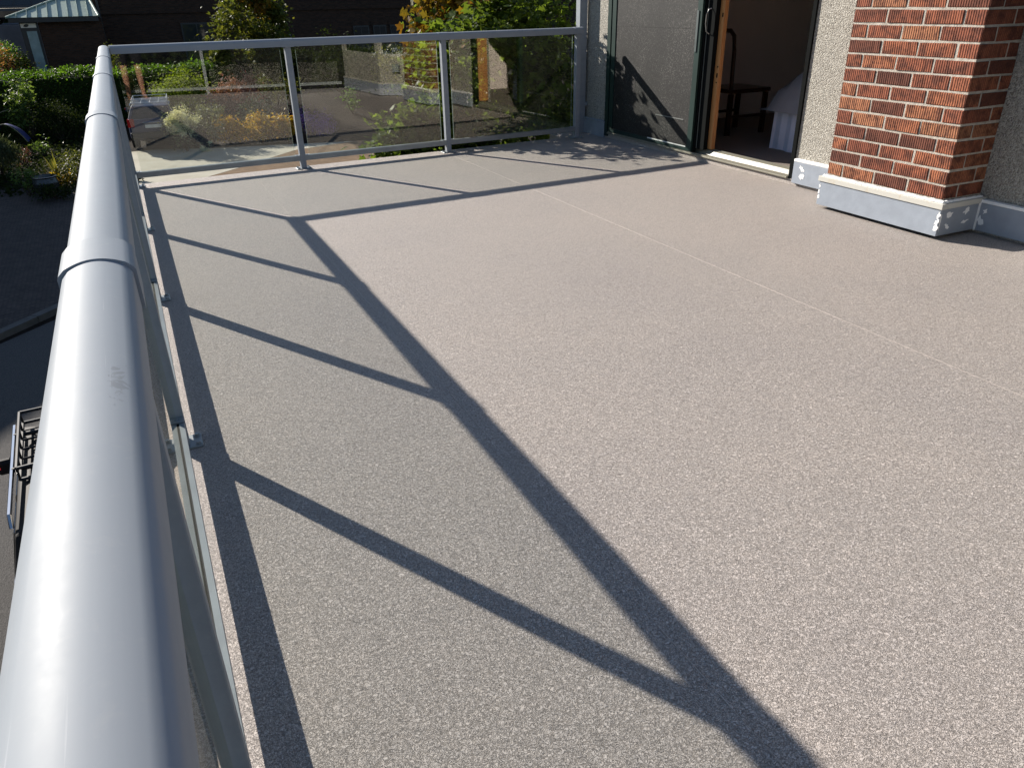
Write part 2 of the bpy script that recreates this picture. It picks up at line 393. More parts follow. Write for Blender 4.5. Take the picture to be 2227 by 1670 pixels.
def shrub(name, label, cat, x, y, w, h, mat, n, size, k=18, group=None, stems=7, up=.5, d=None, sig=.22, base=None, **kw):
    z = gz(x, y) if base is None else base
    t = thing(name, label, cat, (x, y, z), 0, group)
    P = clumps(n, (0, 0, h * .56), (w / 2, (d or w) / 2, h * .46), k, sig, .55, .02)
    leaves('foliage', P, size, mat, t, up=up, **kw)
    branches('stems', (0, 0, -.02), [(random.uniform(-.4, .4) * w, random.uniform(-.4, .4) * (d or w), h * random.uniform(.5, .85)) for _ in range(stems)], .018, t)
    return t

# ------------------------------------------------------------------ the balcony deck
LY = 7.061; WX = 4.60; TH = 0.0464   # the far edge runs 2.7 degrees off square
deck = MB().prism([(-.10, -.92), (4.63, .45), (4.63, 7.61), (4.21, 7.61), (4.21, LY + .079 + 4.21 * TH), (-.10, LY + .074)], -.16, 0, 'z').build('balcony_deck', VINYL, kind='structure')
MB().prism([(-.085, -.90), (4.62, .47), (4.62, 7.59), (4.22, 7.59), (4.22, LY + .066 + 4.21 * TH), (-.085, LY + .06)], -.42, -.161, 'z').build('deck_fascia', BOARD, deck)
for sx in (.945, 2.803):
    b = MB()
    y = -.4 if sx < 2 else .1
    while y < 7.15:
        y2 = min(7.15, y + random.uniform(.3, .9)); w = random.uniform(.0004, .0010)
        b.box(sx - w, sx + w, y, y2 - .004, .0, .0016); y = y2
    b.build('seam_weld', SEAM, deck, fix=False)
for x0, x1, y0, y1 in ((4.615, 4.63, 4.33, 7.13), (4.618, 4.63, 3.73, 4.328), (4.618, 4.63, 2.45, 2.93), (4.618, 4.63, 7.132, 7.60)):
    box('vinyl_upstand', VINYL, deck, x0, x1, y0, y1, .001, .045)

# ------------------------------------------------------------------ glass railings
def cap_profile(w, z0, z1, grow=0):
    h = w / 2 + grow; zs = z1 - .0135 + grow; r = .0055; n = 22
    pr = [(-h, z0 - grow), (h, z0 - grow), (h, zs - r), (h - r * .3, zs - r * .3)]
    for i in range(1, n):
        y = (h - r) * (1 - 2 * i / n); pr.append((y, zs + (z1 + grow - zs) * (1 - (y / h) ** 2)))
    pr += [(-h + r * .3, zs - r * .3), (-h, zs - r)]
    return pr
CAPP = cap_profile(.0735, 1.010, 1.072)
COLP = [(y, z) for y, z in cap_profile(.0815, 1.007, 1.0740)]
def base_plate_mesh(along_x):
    a, b = (.065, .045) if along_x else (.045, .065)
    m = MB().box(-a, a, -b, b, 0, .007, .002)
    for sx in (-1, 1):
        for sy in (-1, 1):
            m.lathe([(.012, .007), (.012, .009), (.0085, .0095), (.0085, .0165), (.0, .0168)], (sx * (a - .016), sy * (b - .014), 0), 6)
    return m.mesh('base_plate', ALUD)
BP = {True: base_plate_mesh(True), False: base_plate_mesh(False)}
def railing(name, label, loc, rz, posts, x0, x1, spans, collars, tall=None, capoff=0, ALU=ALU, group='glass panel railings round the balcony'):
    """runs along its own x axis"""
    t = thing(name, label, 'railing', loc, rz, group)
    pc = [(p + capoff, q) for p, q in CAPP]
    cuts = [x0] + [c for c in collars if x0 < c < x1] + [x1]
    for a, b in zip(cuts[:-1], cuts[1:]):
        MB().prism(pc, a + .0006, b - .0006, 'x', True).build('top_rail', ALU, t).data
    for c in collars:
        MB().prism([(p + capoff, q) for p, q in COLP], c - .05, c + .05, 'x', True).build('rail_collar', ALU, t)
    world_x = abs(math.sin(rz)) < .5
    for p in posts:
        if tall is not None and abs(p - tall) < 1e-6: continue
        po = box('post', ALU, t, p - .025, p + .025, -.025, .025, .0072, 1.0095, .003)
        o = link(bpy.data.objects.new('base_plate', BP[world_x]), po); o.location = (p, 0, .0003)
    if tall is not None:
        box('tall_post', ALU, t, tall - .045, tall + .045, -.045, .045, 0, 3.0, .004)
        box('wall_clip', ALU, t, tall + .0455, tall + .07, -.02, .02, .55, .60)
    for a, b in spans:
        # u-channel bottom rail with a dark gasket and glass in it
        z0, z1 = .072, .116
        ch = MB().prism([(-.0225, z0), (.0225, z0), (.0225, z1), (.007, z1), (.007, z0 + .008), (-.007, z0 + .008), (-.007, z1), (-.0225, z1)], a + .0255, b - .0255, 'x').build('bottom_rail', ALUD, t)
        for e, sg in ((a + .0258, 1), (b - .0258, -1)):
            br = MB().box(min(e, e + sg * .042), max(e, e + sg * .042), -.0235, .0235, z1 + .0004, z1 + .0035)
            for sy in (-.010, .010):
                br.lathe([(.0062, .0035), (.0062, .005), (.004, .0062), (.0025, .0062), (.0018, .0045), (0, .0045)], (e + sg * .02, sy, z1), 10)
            br.build('end_bracket', ALUD, ch, fix=False)
        g0, g1 = a + .0655, b - .0655
        g = MB().box(g0, g1, -.003, .003, .084, 1.0092).build('glass_panel', GLASS, t, fix=False)
        g.data.materials.append(GEDGE)
        for p in g.data.polygons:
            if abs(p.normal.y) < .5: p.material_index = 1
        MB().box(g0, g1, -.0065, -.0034, z0 + .009, z1 - .004).box(g0, g1, .0034, .0065, z0 + .009, z1 - .004).build('gasket', RUBBER, ch, fix=False)
    return t
PI = math.pi
YP = [-.75, .997, 2.462, 4.035, 5.521, 7.036]
railing('glass_railing', 'long grey railing along the street side with a scuffed rounded top rail', (0, 0, 0), PI / 2, YP, -.80, 7.098,
        [(a, b) for a, b in zip(YP[:-1], YP[1:])], YP[1:5], capoff=-.005, ALU=ALU_LONG)
XP = [.0, 1.399, 2.836, 4.329]
railing('glass_railing', 'grey railing across the far end of the deck with three tinted panes mirroring the balcony', (0, LY - .025, 0), TH, XP[1:], .0425, 4.372,
        [(XP[0], XP[1]), (XP[1], XP[2]), (XP[2], XP[3])], [XP[1], XP[2], 4.325])
railing('glass_railing', 'grey railing behind the photographer, seen only as a reflection in the far panes', (0, -.78, 0), math.atan(.29), [.75, 2.115, 3.4], .045, 4.36,
        [(0, .75), (.75, 2.115), (2.115, 3.4), (3.4, 4.36)], [.75, 2.115, 3.4])
# scuffs on the near stretch of the long rail's top
# ------------------------------------------------------------------ house
HB = Vector((4.6, 3.0, -3.7)); HSH = Vector((.03, .022, 0))
house = thing('house', 'pebble dashed house wall with sliding door, brick pier and blue grey skirting boards', 'house', HB + HSH)
def hp(o):
    o.parent = house; o.matrix_parent_inverse = Matrix.Translation(HB).inverted(); return o
def hbox(name, mat, x0, x1, y0, y1, z0, z1, bevel=0, **kw): return hp(box(name, mat, None, x0, x1, y0, y1, z0, z1, bevel, **kw))
hbox('stucco_wall', STUCCO, WX, 4.86, 2.43, 4.385, .0, 3.0)
hbox('stucco_wall', STUCCO, WX, 4.86, 7.095, 7.575, -.3, 3.0)
hbox('stucco_wall', STUCCO, WX + .002, 4.86, 4.386, 7.094, 2.12, 3.0)
hbox('lower_wall', STUCCO, .95, 8.98, .5, 6.9, -3.95, -.425)
hbox('side_wall', STUCCO, 4.862, 9.0, 7.40, 7.57, -.42, 3.0)
hbox('roof_slab', DTRIM, 4.66, 9.1, .4, 7.7, 3.005, 3.2)
dpp = hbox('downpipe', ALU, 4.485, 4.575, 7.50, 7.585, -3.6, 2.95, .004)
for zz in (.28, 1.6): box('pipe_clip', ALU, dpp, 4.478, 4.598, 7.495, 7.499, zz, zz + .04)
# bay to the right of the pier (outside the frame, mirrored in the glass)
def wall_run(p, q, name, win, th=.14):
    """upright wall from p to q with one window opening (s0,s1,z0,z1) along it"""
    p = Vector((*p, 0)); q = Vector((*q, 0)); d = (q - p); L = d.length; ang = math.atan2(d.y, d.x)
    def place(o): 
        o.parent = house; o.matrix_parent_inverse = Matrix.Translation(HB).inverted(); o.location = p; o.rotation_euler = (0, 0, ang); return o
    s0, s1, z0, z1 = win
    m = MB().box(0, L, 0, th, 0, z0).box(0, s0, 0, th, z0, z1).box(s1, L, 0, th, z0, z1).box(0, L, 0, th, z1, 3.0)
    w = place(m.build(name, STUCCO, fix=False))
    f = place(MB().box(s0, s0 + .05, .02, .09, z0, z1).box(s1 - .05, s1, .02, .09, z0, z1).box(s0 + .05, s1 - .05, .02, .09, z0, z0 + .05).box(s0 + .05, s1 - .05, .02, .09, z1 - .05, z1).build('window', BLACKF, fix=False))
    MB().box(s0 + .05, s1 - .05, .05, .056, z0 + .05, z1 - .05).build('pane', WGLASS, f, fix=False)
    b = place(MB().box(0, L, -.03, -.001, .02, .185).build('baseboard', BOARD, fix=False))
    MB().box(0, L, -.034, -.001, .186, .202).build('cap_strip', CREAM, b, fix=False)
    return place
wall_run((4.19, 2.06), (4.20, .44), 'bay_wall', (.12, 1.45, .62, 2.1))
hbox('side_wall', STUCCO, 4.35, 8.98, .44, .6, 0, 3.0)
pl_b = wall_run((4.595, 2.42), (4.192, 2.062), 'bay_wall', (.06, .46, .62, 2.1))
pl_b(MB().box(.20, .31, -.05, -.001, .36, .47).build('vent_box', ALUD, fix=False))

# skirting boards with white filler dabs
def patch(center, u, v, n, w, h, parent, mat=WHITEP, name='filler_dab'):
    u = Vector(u); v = Vector(v); n = Vector(n); c = Vector(center); k = 11; pts = []
    for i in range(k):
        a = 2 * PI * i / k; r = random.uniform(.35, 1.35)
        pts.append(c + u * (math.cos(a) * w / 2 * r) + v * (math.sin(a) * h / 2 * r))
    top = [p + n * .0007 for p in pts]; vs = pts + top + [c + n * .0013]
    fs = [(i, (i + 1) % k, (i + 1) % k + k, i + k) for i in range(k)] + [(i + k, (i + 1) % k + k, 2 * k) for i in range(k)]
    o = MB().add(vs, fs).build(name, mat)
    o.parent = parent
    o.matrix_parent_inverse = Matrix.Identity(4)
    return o
bb1 = hbox('baseboard', BOARD, 4.562, 4.598, 3.70, 4.36, .025, .186, .002)
box('cap_strip', CAULK, bb1, 4.560, 4.599, 3.70, 4.36, .187, .206, .003)
bb2 = hbox('baseboard', BOARD, 4.562, 4.598, 2.44, 2.862, .02, .186, .002)
box('cap_strip', CAULK, bb2, 4.560, 4.599, 2.44, 2.862, .187, .206, .003)
bb3 = hbox('baseboard', BOARD, 4.562, 4.598, 7.09, 7.56, .0, .148, .002)
box('cap_strip', BOARD, bb3, 4.556, 4.599, 7.085, 7.565, .149, .163, .003)
for y, z, w, h in ((4.272, .145, .055, .035), (4.262, .085, .045, .045)):
    patch((4.5615, y, z), (0, 1, .5), (0, -.3, 1), (-1, 0, 0), w, h, bb1)
for y, z, w, h in ((2.79, .14, .03, .04), (2.81, .085, .05, .045)):
    patch((4.5615, y, z), (0, 1, .4), (0, -.3, 1), (-1, 0, 0), w, h, bb2)
# brick pier: every brick its own piece
PX, PY0, PY1 = 4.258, 2.872, 3.752
pier = hbox('brick_pier', MORTAR, PX + .004, WX - .001, PY0 + .004, PY1 - .004, .208, 3.0)
bmesh_cache = {}
def brick_obj(x0, x1, y0, y1, z0, z1):
    key = (round(x1 - x0, 3), round(y1 - y0, 3), round(z1 - z0, 3), random.randrange(6))
    if key not in bmesh_cache:
        a, b, c = key[0] / 2, key[1] / 2, key[2] / 2
        m = MB().box(-a, a, -b, b, -c, c, .0028)
        m.v = [(x + random.uniform(-.0018, .0018), y + random.uniform(-.0018, .0018), z + random.uniform(-.0022, .0022)) for x, y, z in m.v]
        bmesh_cache[key] = m.mesh('brick', BRICK)
    o = link(bpy.data.objects.new('brick', bmesh_cache[key]), pier)
    o.location = ((x0 + x1) / 2 + random.uniform(-.0015, .0015), (y0 + y1) / 2 + random.uniform(-.0015, .0015), (z0 + z1) / 2 + random.uniform(-.001, .001))
    o.rotation_euler = (random.uniform(-.004, .004), random.uniform(-.004, .004), random.uniform(-.004, .004))
PIT = .0847; J = .0125; LB = .240; HBK = .1135
z = .2285 - PIT + .006
row = 0
z = .2285 - .0847 * .0
zr = .150
for row in range(0, 32):
    z0 = .232 + row * PIT; z1 = z0 + PIT - J
    z0 = max(z0, .206)
    if z1 > 2.99: break
    jit = lambda: random.uniform(-.003, .003)
    if row % 2 == 1:      # A seen from the front, from the left end: full, full, full, half
        ys = [(PY1 - LB, PY1)]; y = PY1 - LB - J
        for _ in range(2): ys.append((y - LB, y)); y -= LB + J
        half = (PY0, y)
        for i, (a, b) in enumerate(ys):
            brick_obj(PX, PX + HBK, a + (0 if i == 0 else jit()), b if i == 0 else b + jit() * .5, z0, z1)
        brick_obj(PX, PX + LB, half[0], half[1], z0, z1)
        brick_obj(PX + LB + J, WX - .002, PY0, PY0 + HBK, z0, z1)
        brick_obj(PX + HBK + J, WX - .002, PY1 - HBK, PY1, z0, z1)
    else:
        brick_obj(PX, PX + LB, PY1 - HBK, PY1, z0, z1); y = PY1 - HBK - J
        for i in range(3):
            a = max(PY0, y - LB) if i < 2 else PY0
            brick_obj(PX, PX + HBK, a + (0 if i == 2 else jit()), y, z0, z1); y = a - J
        brick_obj(PX + HBK + J, WX - .002, PY0, PY0 + HBK, z0, z1)
        brick_obj(PX + LB + J, WX - .002, PY1 - HBK, PY1, z0, z1)
# plinth round the pier's foot
plf = hbox('plinth_board', BOARD, 4.221, 4.245, 2.838, 3.772, .024, .183, .0015)
pls = hbox('plinth_board', BOARD, 4.2455, 4.561, 2.838, 2.862, .024, .183, .0015)
hbox('plinth_board', BOARD, 4.2455, 4.561, 3.748, 3.772, .024, .183, .0015)
hbox('plinth_cap', CREAM, 4.213, 4.2575, 2.830, 3.780, .1835, .2165, .002)
hbox('plinth_cap', CREAM, 4.258, 4.599, 2.830, 2.871, .1838, .2160, .002)
hbox('plinth_cap', CREAM, 4.258, 4.599, 3.753, 3.780, .1838, .2160, .002)
hbox('corner_bead', CAULK, 4.556, 4.5615, 2.8275, 2.8375, .02, .19)
def caulk(p, q, r):
    p = Vector(p); q = Vector(q); n = int((q - p).length / .005)
    w = np.convolve(RNG.uniform(.55, 1.45, n + 9), np.ones(5) / 5, 'valid')
    pts = [p.lerp(q, i / n) + Vector((random.uniform(-.0008, .0008), random.uniform(-.0008, .0008), .004 * (w[i] - 1))) for i in range(n + 1)]
    return hp(MB().tube(pts, [r * float(w[i]) for i in range(n + 1)], 6).build('caulk_bead', CAULK, fix=False))
caulk((4.244, 2.85, .219), (4.244, 3.765, .2165), .0125)
caulk((4.244, 2.855, .219), (4.59, 2.855, .216), .0115)
for y, z, w, h in ((2.846, .15, .02, .04), (2.85, .105, .025, .045), (2.855, .075, .035, .04), (3.762, .15, .016, .03), (3.764, .112, .015, .03), (3.762, .075, .02, .03)):
    patch((4.2205, y, z), (0, 1, .1), (0, -.1, 1), (-1, 0, 0), w, h, plf)
for x, z, w, h in ((4.30, .148, .06, .035), (4.45, .150, .07, .035), (4.30, .075, .045, .04), (4.455, .083, .065, .022)):
    patch((x, 2.8375, z), (1, 0, .25), (-.25, 0, 1), (0, -1, 0), w, h, pls)
patch((4.234, 2.8375, .115), (1, 0, 0), (0, 0, 1), (0, -1, 0), .013, .13, pls)

# sliding door set
Y0, Y1 = 4.386, 7.094
hbox('door_jamb', BLACKF, 4.585, 4.80, Y0, Y0 + .035, .05, 2.119)
hbox('door_jamb', DGREEN, 4.57, 4.80, Y1 - .06, Y1, .02, 2.119)
hbox('door_head', DGREEN, 4.57, 4.80, Y0 + .036, Y1 - .061, 2.06, 2.119)
hbox('timber_lining', TIMBER, 4.66, 4.80, Y0 + .0352, Y0 + .047, .10, 2.058)
sill = hbox('door_sill', SILL, 4.565, 4.80, Y0 + .0355, Y1 - .0605, .046, .058, .002)
for x0, x1, z1 in ((4.575, 4.581, .066), (4.664, 4.672, .094), (4.680, 4.686, .098), (4.694, 4.70, .104)):
    box('track', SILL, sill, x0, x1, Y0 + .036, Y1 - .061, .0585, z1)
MB().prism([(4.64, .0583), (4.66, .090), (4.70, .090), (4.79, .0583)], Y0 + .036, Y1 - .062, 'y').build('step', SILL, sill)
# insect screen door on the outer track
scr = hbox('screen_door', SCREEN, 4.578, 4.583, 5.69, 6.945, .10, 2.03)
def sub(name, mat, parent, *a, **k): return box(name, mat, parent, *a, **k)
for a in ((4.570, 4.592, 6.946, 7.010, .068, 2.055), (4.570, 4.592, 5.625, 5.689, .068, 2.055), (4.571, 4.591, 5.6895, 6.9455, .068, .105), (4.571, 4.591, 5.6895, 6.9455, 2.02, 2.055)):
    sub('screen_frame', DGREEN, scr, *a)
sub('cross_bar', SCREEN, scr, 4.5765, 4.585, 5.692, 6.944, 1.078, 1.084)
sub('kick_edge', plain('kick_grey', (.22, .23, .22), .4, .3), scr, 4.574, 4.5775, 5.77, 6.20, .325, .332)
sub('frame_pull', plain('pull_grey', (.12, .14, .14), .4, .4), scr, 4.562, 4.569, 5.66, 5.685, .9, 1.22)
for i in range(3):
    sub('weather_strip', BLACKF, scr, 4.594 + i * .008, 4.598 + i * .008, 5.60 + i * .006, 5.623, .07, 2.05)
sub('bottom_strip', plain('pale_strip', (.60, .62, .60), .4), scr, 4.5665, 4.5695, 5.70, 6.3, .098, .108)
dp = hbox('sliding_panel', BLACKF, 4.612, 4.655, 5.50, 5.60, .098, 2.05, label='dark green door stile with a curved pull')
sub('stile_trim', plain('trim_grey', (.12, .13, .12), .4), dp, 4.606, 4.6115, 5.592, 5.598, .10, 2.05)
gl = hbox('glass_leaf', WGLASS, 4.628, 4.634, 5.605, 6.99, .10, 2.05)
pts = [(4.606, 5.552, 1.235), (4.585, 5.562, 1.23), (4.572, 5.570, 1.19), (4.571, 5.572, 1.12), (4.580, 5.566, 1.06), (4.606, 5.556, 1.04)]
dh = MB().tube(pts, .0042, 8).build('door_handle', STEEL, dp, fix=False)
leaf = hbox('timber_door', TIMBER, 4.662, 4.70, 5.452, 6.99, .105, 2.04, label='timber inner door slid open behind the glass leaf')
for z, h in ((1.17, .03), (.78, .012), (.70, .035), (.655, .01)):
    sub('lock_slot', BLACKF, leaf, 4.6605, 4.6625, 5.463, 5.478, z, z + h)
box('strike_tab', WHITE, house, 0, .01, 0, .012, 0, .03).location = (4.625 - HB.x, Y0 + .037 - HB.y, 1.06 - HB.z)

# the dim room behind the door
box('room_floor', CARPET, None, 4.831, 9.0, 2.63, 7.43, -.02, .05, kind='structure')
for nm, a in (('room_back_wall', (8.8, 9.0, 2.63, 7.43, .051, 2.7)), ('room_side_wall', (4.892, 8.8, 7.28, 7.429, .051, 2.7)), ('room_near_wall', (4.892, 8.8, 2.63, 2.78, .051, 2.7))):
    box(nm, ROOMW, None, *a, kind='structure')
box('room_ceiling', ROOMW, None, 4.892, 9.0, 2.63, 7.43, 2.701, 2.8, kind='structure')
ch = thing('wooden_chair', 'dark wooden chair with open rounded back standing inside the doorway', 'chair', (5.74, 6.43, .05))
for x, y in ((-.22, -.19), (.23, -.19), (-.22, .21), (.23, .21)):
    MB().box(x - .021, x + .021, y - .021, y + .021, 0, .40).build('leg', DWOOD, ch, fix=False, bevel=.003)
MB().box(-.25, .26, -.23, .25, .405, .445).build('seat', DWOOD, ch, fix=False, bevel=.008)
for y in (-.19, .21):
    MB().box(-.20, .21, y - .012, y + .012, .17, .195).build('stretcher', DWOOD, ch, fix=False)
MB().tube([(-.235, -.20, .445), (-.245, -.20, .80), (-.25, -.185, .93), (-.252, -.13, .975), (-.252, .15, .975), (-.25, .205, .93), (-.245, .22, .80), (-.235, .22, .445)], .020, 8).build('back_frame', DWOOD, ch, fix=False)
MB().box(-.258, -.238, -.03, .13, .446, .96).build('splat', DWOOD, ch, fix=False)
bed = thing('bed', 'bed with pale blue pleated valance under a grey cover inside the doorway', 'bed', (5.40, 5.56, .05))
prs = []
# pleated valance round the near corner
def pleat(p, q, n):
    p = Vector(p); q = Vector(q); d = (q - p).normalized(); nn = Vector((-d.y, d.x, 0)); L = (q - p).length
    return [(p + d * (L * i / n) + nn * (.012 * math.sin(i * 1.25) + .006 * math.sin(i * .43))) for i in range(n + 1)]
line = pleat((1.9, .0, 0), (.06, .0, 0), 60) + pleat((0, -.06, 0), (0, -1.4, 0), 50)
vs = [(x, y, 0.0 + .004 * math.sin(i * .7)) for i, (x, y, _) in enumerate(line)] + [(x * 1.0 + .015, y - .0, .335) for x, y, _ in line]
k = len(line); me = MB().add(vs, [(i, i + 1, i + 1 + k, i + k) for i in range(k - 1)], True); me.build('valance', SKIRT, bed, fix=False)
mb = bmesh.new(); bmesh.ops.create_grid(mb, x_segments=18, y_segments=14, size=1)
for v in mb.verts:
    X, Y = v.co.x, v.co.y; e = max(abs(X), abs(Y))
    zz = .335 + .46 * (1 - max(0, (e - .35) / .65) ** 2.2) + .02 * math.sin(5 * X + 2) * math.cos(4 * Y)
    v.co = Vector((.93 + X * 1.0, -.69 + Y * .76, zz))
me = bpy.data.meshes.new('cover'); mb.to_mesh(me); mb.free(); me.materials.append(COVER)
for p in me.polygons: p.use_smooth = True
link(bpy.data.objects.new('cover', me), bed)
MB().box(.05, 1.85, -1.38, -.05, .12, .33).build('bed_base', DWOOD, bed, fix=False)

# ------------------------------------------------------------------ ground
def grid_sheet(name, mat, x0, x1, y0, y1, n, m, dz=0):
    vs = []; fs = []
    for j in range(m + 1):
        for i in range(n + 1):
            x = x0 + (x1 - x0) * i / n; y = y0 + (y1 - y0) * j / m; vs.append((x, y, gz(x, y) + dz))
    for j in range(m):
        for i in range(n):
            a = j * (n + 1) + i; fs.append((a, a + 1, a + n + 2, a + n + 1))
    return MB().add(vs, fs, True).build(name, mat, fix=False, kind='structure')
far = MB()
grid_sheet('ground', SOIL, -60, 60, -40, 80, 150, 150)
rim = MB(); rim.add([(-400, -400, -3.9), (400, -400, -3.9), (400, 400, -4.9), (-400, 400, -4.9)], [(0, 1, 2, 3)]); rim.build('terrain', SOIL, fix=False, kind='structure')
def sheet(name, mat, poly, dz):
    """planar polygon on the sloping street, kept short of the planted bank"""
    vs = [(x, y, gz(x, min(y, 29.6)) + dz) for x, y in poly]
    return MB().add(vs, [tuple(range(len(vs)))]).build(name, mat, fix=False, kind='structure')
sheet('street', ASPH, [(-40, -30), (6.5, -30), (6.5, 12), (-.5, 15.55), (-2.62, 13.55), (-40, -22.5)], .010)
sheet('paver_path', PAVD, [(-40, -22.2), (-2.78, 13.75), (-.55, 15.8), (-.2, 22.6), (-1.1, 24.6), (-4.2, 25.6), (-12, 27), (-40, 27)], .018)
sheet('concrete_apron', CONC, [(-.6, 22.6), (.4, 23.2), (3.2, 25.55), (4.9, 27.15), (7.2, 27.75), (4.6, 28.35), (2.2, 28.9), (.9, 29.5), (-2.2, 29.5), (-1.2, 26)], .012)
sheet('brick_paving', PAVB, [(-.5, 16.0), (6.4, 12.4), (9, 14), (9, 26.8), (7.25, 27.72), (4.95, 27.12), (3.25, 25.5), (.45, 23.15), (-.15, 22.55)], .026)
# kerb stones between street and pavers
d = Vector((.6915, .7224, 0)).normalized()
nrm = Vector((-d.y, d.x, 0))
for k in range(-14, 3):
    p = Vector((-2.70, 13.65, 0)) + d * (k * .92)
    q = p + d * .905
    pts = [p, q, q + nrm * .16, p + nrm * .16]
    vs = [(a.x, a.y, gz(a.x, a.y) - .05) for a in pts] + [(a.x, a.y, gz(a.x, a.y) + .11) for a in pts]
    o = MB().add(vs, [(3, 2, 1, 0), (4, 5, 6, 7), (0, 1, 5, 4), (1, 2, 6, 5), (2, 3, 7, 6), (3, 0, 4, 7)]).build('kerb_stone', plain('kerb', (.085, .08, .074), .9, var=.2) if k == -14 else bpy.data.materials['kerb'], kind='structure')

# ------------------------------------------------------------------ vehicles
def car_mats(name, c, r=.35, coat=.35):
    N = NB(name); N.col(c); N.rough(r); N.spec(.4 if coat else .12); N.b.inputs['Coat Weight'].default_value = coat; N.b.inputs['Coat Roughness'].default_value = .05
    return N.m
TYRE = plain('tyre_rubber', (.02, .02, .02), .85); RIM = plain('rim_alloy', (.42, .42, .43), .3, .8); CHROME = plain('chrome', (.7, .7, .7), .12, 1.0, .5, .02)
N = NB('red_lens'); N.col((.28, .010, .010)); N.rough(.12); N.spec(.7); REDL = N.m
N = NB('glowing_red_lens'); N.col((.5, .01, .02)); N.b.inputs['Emission Color'].default_value = (1, .03, .06, 1); N.b.inputs['Emission Strength'].default_value = 1.6; GLOWRED = N.m  # red glow added to this lens by emission in its material
CARGL = NB('car_glass'); CARGL.col((.012, .014, .016)); CARGL.rough(.06); CARGL.spec(.7); CARGL = CARGL.m
PLATE = plain('plate_white', (.55, .55, .53), .5)
def car(name, label, cat, loc, rz, paint, rack=True, span=None, L=4.6, wd=1.84, H=1.72, rackcol=None, group=None, rails=None, lens=None):
    """local: nose towards +y, tail at -y, origin on the ground under its middle"""
    t = thing(name, label, cat, loc, rz, group)
    hw = wd / 2
    # stations: y, z of bonnet/belt top, half width at sill, belt
    S_ = [(-L / 2, .52, .90, hw * .86), (-L / 2 + .06, .40, 1.02, hw * .93), (-L / 2 + .35, .32, 1.06, hw * .985), (-.6, .28, 1.05, hw), (.55, .28, 1.03, hw), (1.0, .28, 1.02, hw * .99), (L / 2 - .35, .30, .92, hw * .95), (L / 2 - .06, .38, .80, hw * .86), (L / 2, .48, .70, hw * .78)]
    ring = lambda y, zb, zt, w: [(-w * .93, y, zb), (-w, y, zb + .12), (-w, y, zb + (zt - zb) * .6), (-w * .94, y, zt), (w * .94, y, zt), (w, y, zb + (zt - zb) * .6), (w, y, zb + .12), (w * .93, y, zb)]
    vs = []; fs = []
    for s in S_: vs += ring(*s)
    k = 8
    for i in range(len(S_) - 1):
        for j in range(k):
            j2 = (j + 1) % k; fs.append((i * k + j, i * k + j2, (i + 1) * k + j2, (i + 1) * k + j))
    fs += [tuple(range(k)), tuple((len(S_) - 1) * k + j for j in range(k))[::-1]]
    # cabin
    yr0, yr1, yf1, yf0 = -L / 2 + .10, -L / 2 + .42, .35, 1.05
    b = len(vs); wb, wr = hw * .93, hw * .74
    cab = [(-wb, yr0, 1.01), (wb, yr0, 1.01), (wb, yf0, 1.0), (-wb, yf0, 1.0), (-wr, yr1, H - .03), (wr, yr1, H - .03), (wr, yf1, H - .05), (-wr, yf1, H - .05), (-wr * .8, yr1 + .12, H), (wr * .8, yr1 + .12, H), (wr * .8, yf1 - .15, H), (-wr * .8, yf1 - .15, H)]
    vs += cab; fs += [tuple(b + i for i in f) for f in ((0, 1, 5, 4), (1, 2, 6, 5), (2, 3, 7, 6), (3, 0, 4, 7), (4, 5, 9, 8), (5, 6, 10, 9), (6, 7, 11, 10), (7, 4, 8, 11), (8, 9, 10, 11))]
    MB().add(vs, fs).build('body', paint, t, bevel=.03)
    def pane(nm, quad, off, mat=CARGL, shrink=.86):
        q = [Vector(p) for p in quad]; c = sum(q, Vector()) / 4; n = (q[1] - q[0]).cross(q[3] - q[0]).normalized()
        if n.dot(c - Vector((0, -.4, 1.2))) < 0: n = -n
        a = [c + (p - c) * shrink + n * off for p in q]; bb = [p - n * .02 for p in a]
        return MB().add(a + bb, [(0, 1, 2, 3), (0, 4, 5, 1), (1, 5, 6, 2), (2, 6, 7, 3), (3, 7, 4, 0)]).build(nm, mat, t)
    pane('rear_window', [cab[0], cab[1], cab[5], cab[4]], .008)
    pane('windscreen', [cab[3], cab[2], cab[6], cab[7]], .008)
    for s, q in ((1, (1, 2, 6, 5)), (-1, (3, 0, 4, 7))):
        A, B, Cc, Dd = [Vector(cab[i]) for i in q]
        for f0, f1 in ((.05, .34), (.36, .66), (.68, .93)):
            pane('side_window', [A.lerp(B, f0), A.lerp(B, f1), Dd.lerp(Cc, min(1, f1 + .02)), Dd.lerp(Cc, f0)], .008, shrink=.9)
        MB().box(s * hw - .012, s * hw + .012, -1.9, 1.3, .86, .885).build('side_trim', CHROME, t, fix=False)
        MB().tube([(s * wr * 1.02, yr1 + .1, H - .02), (s * wr * 1.02, yr1 + .16, H + .05), (s * wr * 1.02, yf1 - .16, H + .05), (s * wr * 1.02, yf1 - .1, H - .02)], .017, 6).build('roof_rail', rails or CHROME, t, fix=False)
        m = MB().box(s * (hw + .02) - .02, s * (hw + .14) + .02, .86, .96, .98, 1.13, .03) if s > 0 else MB().box(s * (hw + .14) - .02, s * (hw + .02) + .02, .86, .96, .98, 1.13, .03)
        mi = m.build('wing_mirror', paint, t, fix=False)
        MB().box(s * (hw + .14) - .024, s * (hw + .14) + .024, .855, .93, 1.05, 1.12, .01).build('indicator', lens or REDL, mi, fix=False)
        x0, x1 = sorted((s * hw * .97, s * hw * .70))
        MB().box(x0, x1, -L / 2 - .012, -L / 2 + .2, .78, 1.04, .02).build('tail_lamp', REDL, t, fix=False)
        x0, x1 = sorted((s * hw * .84, s * hw * .52))
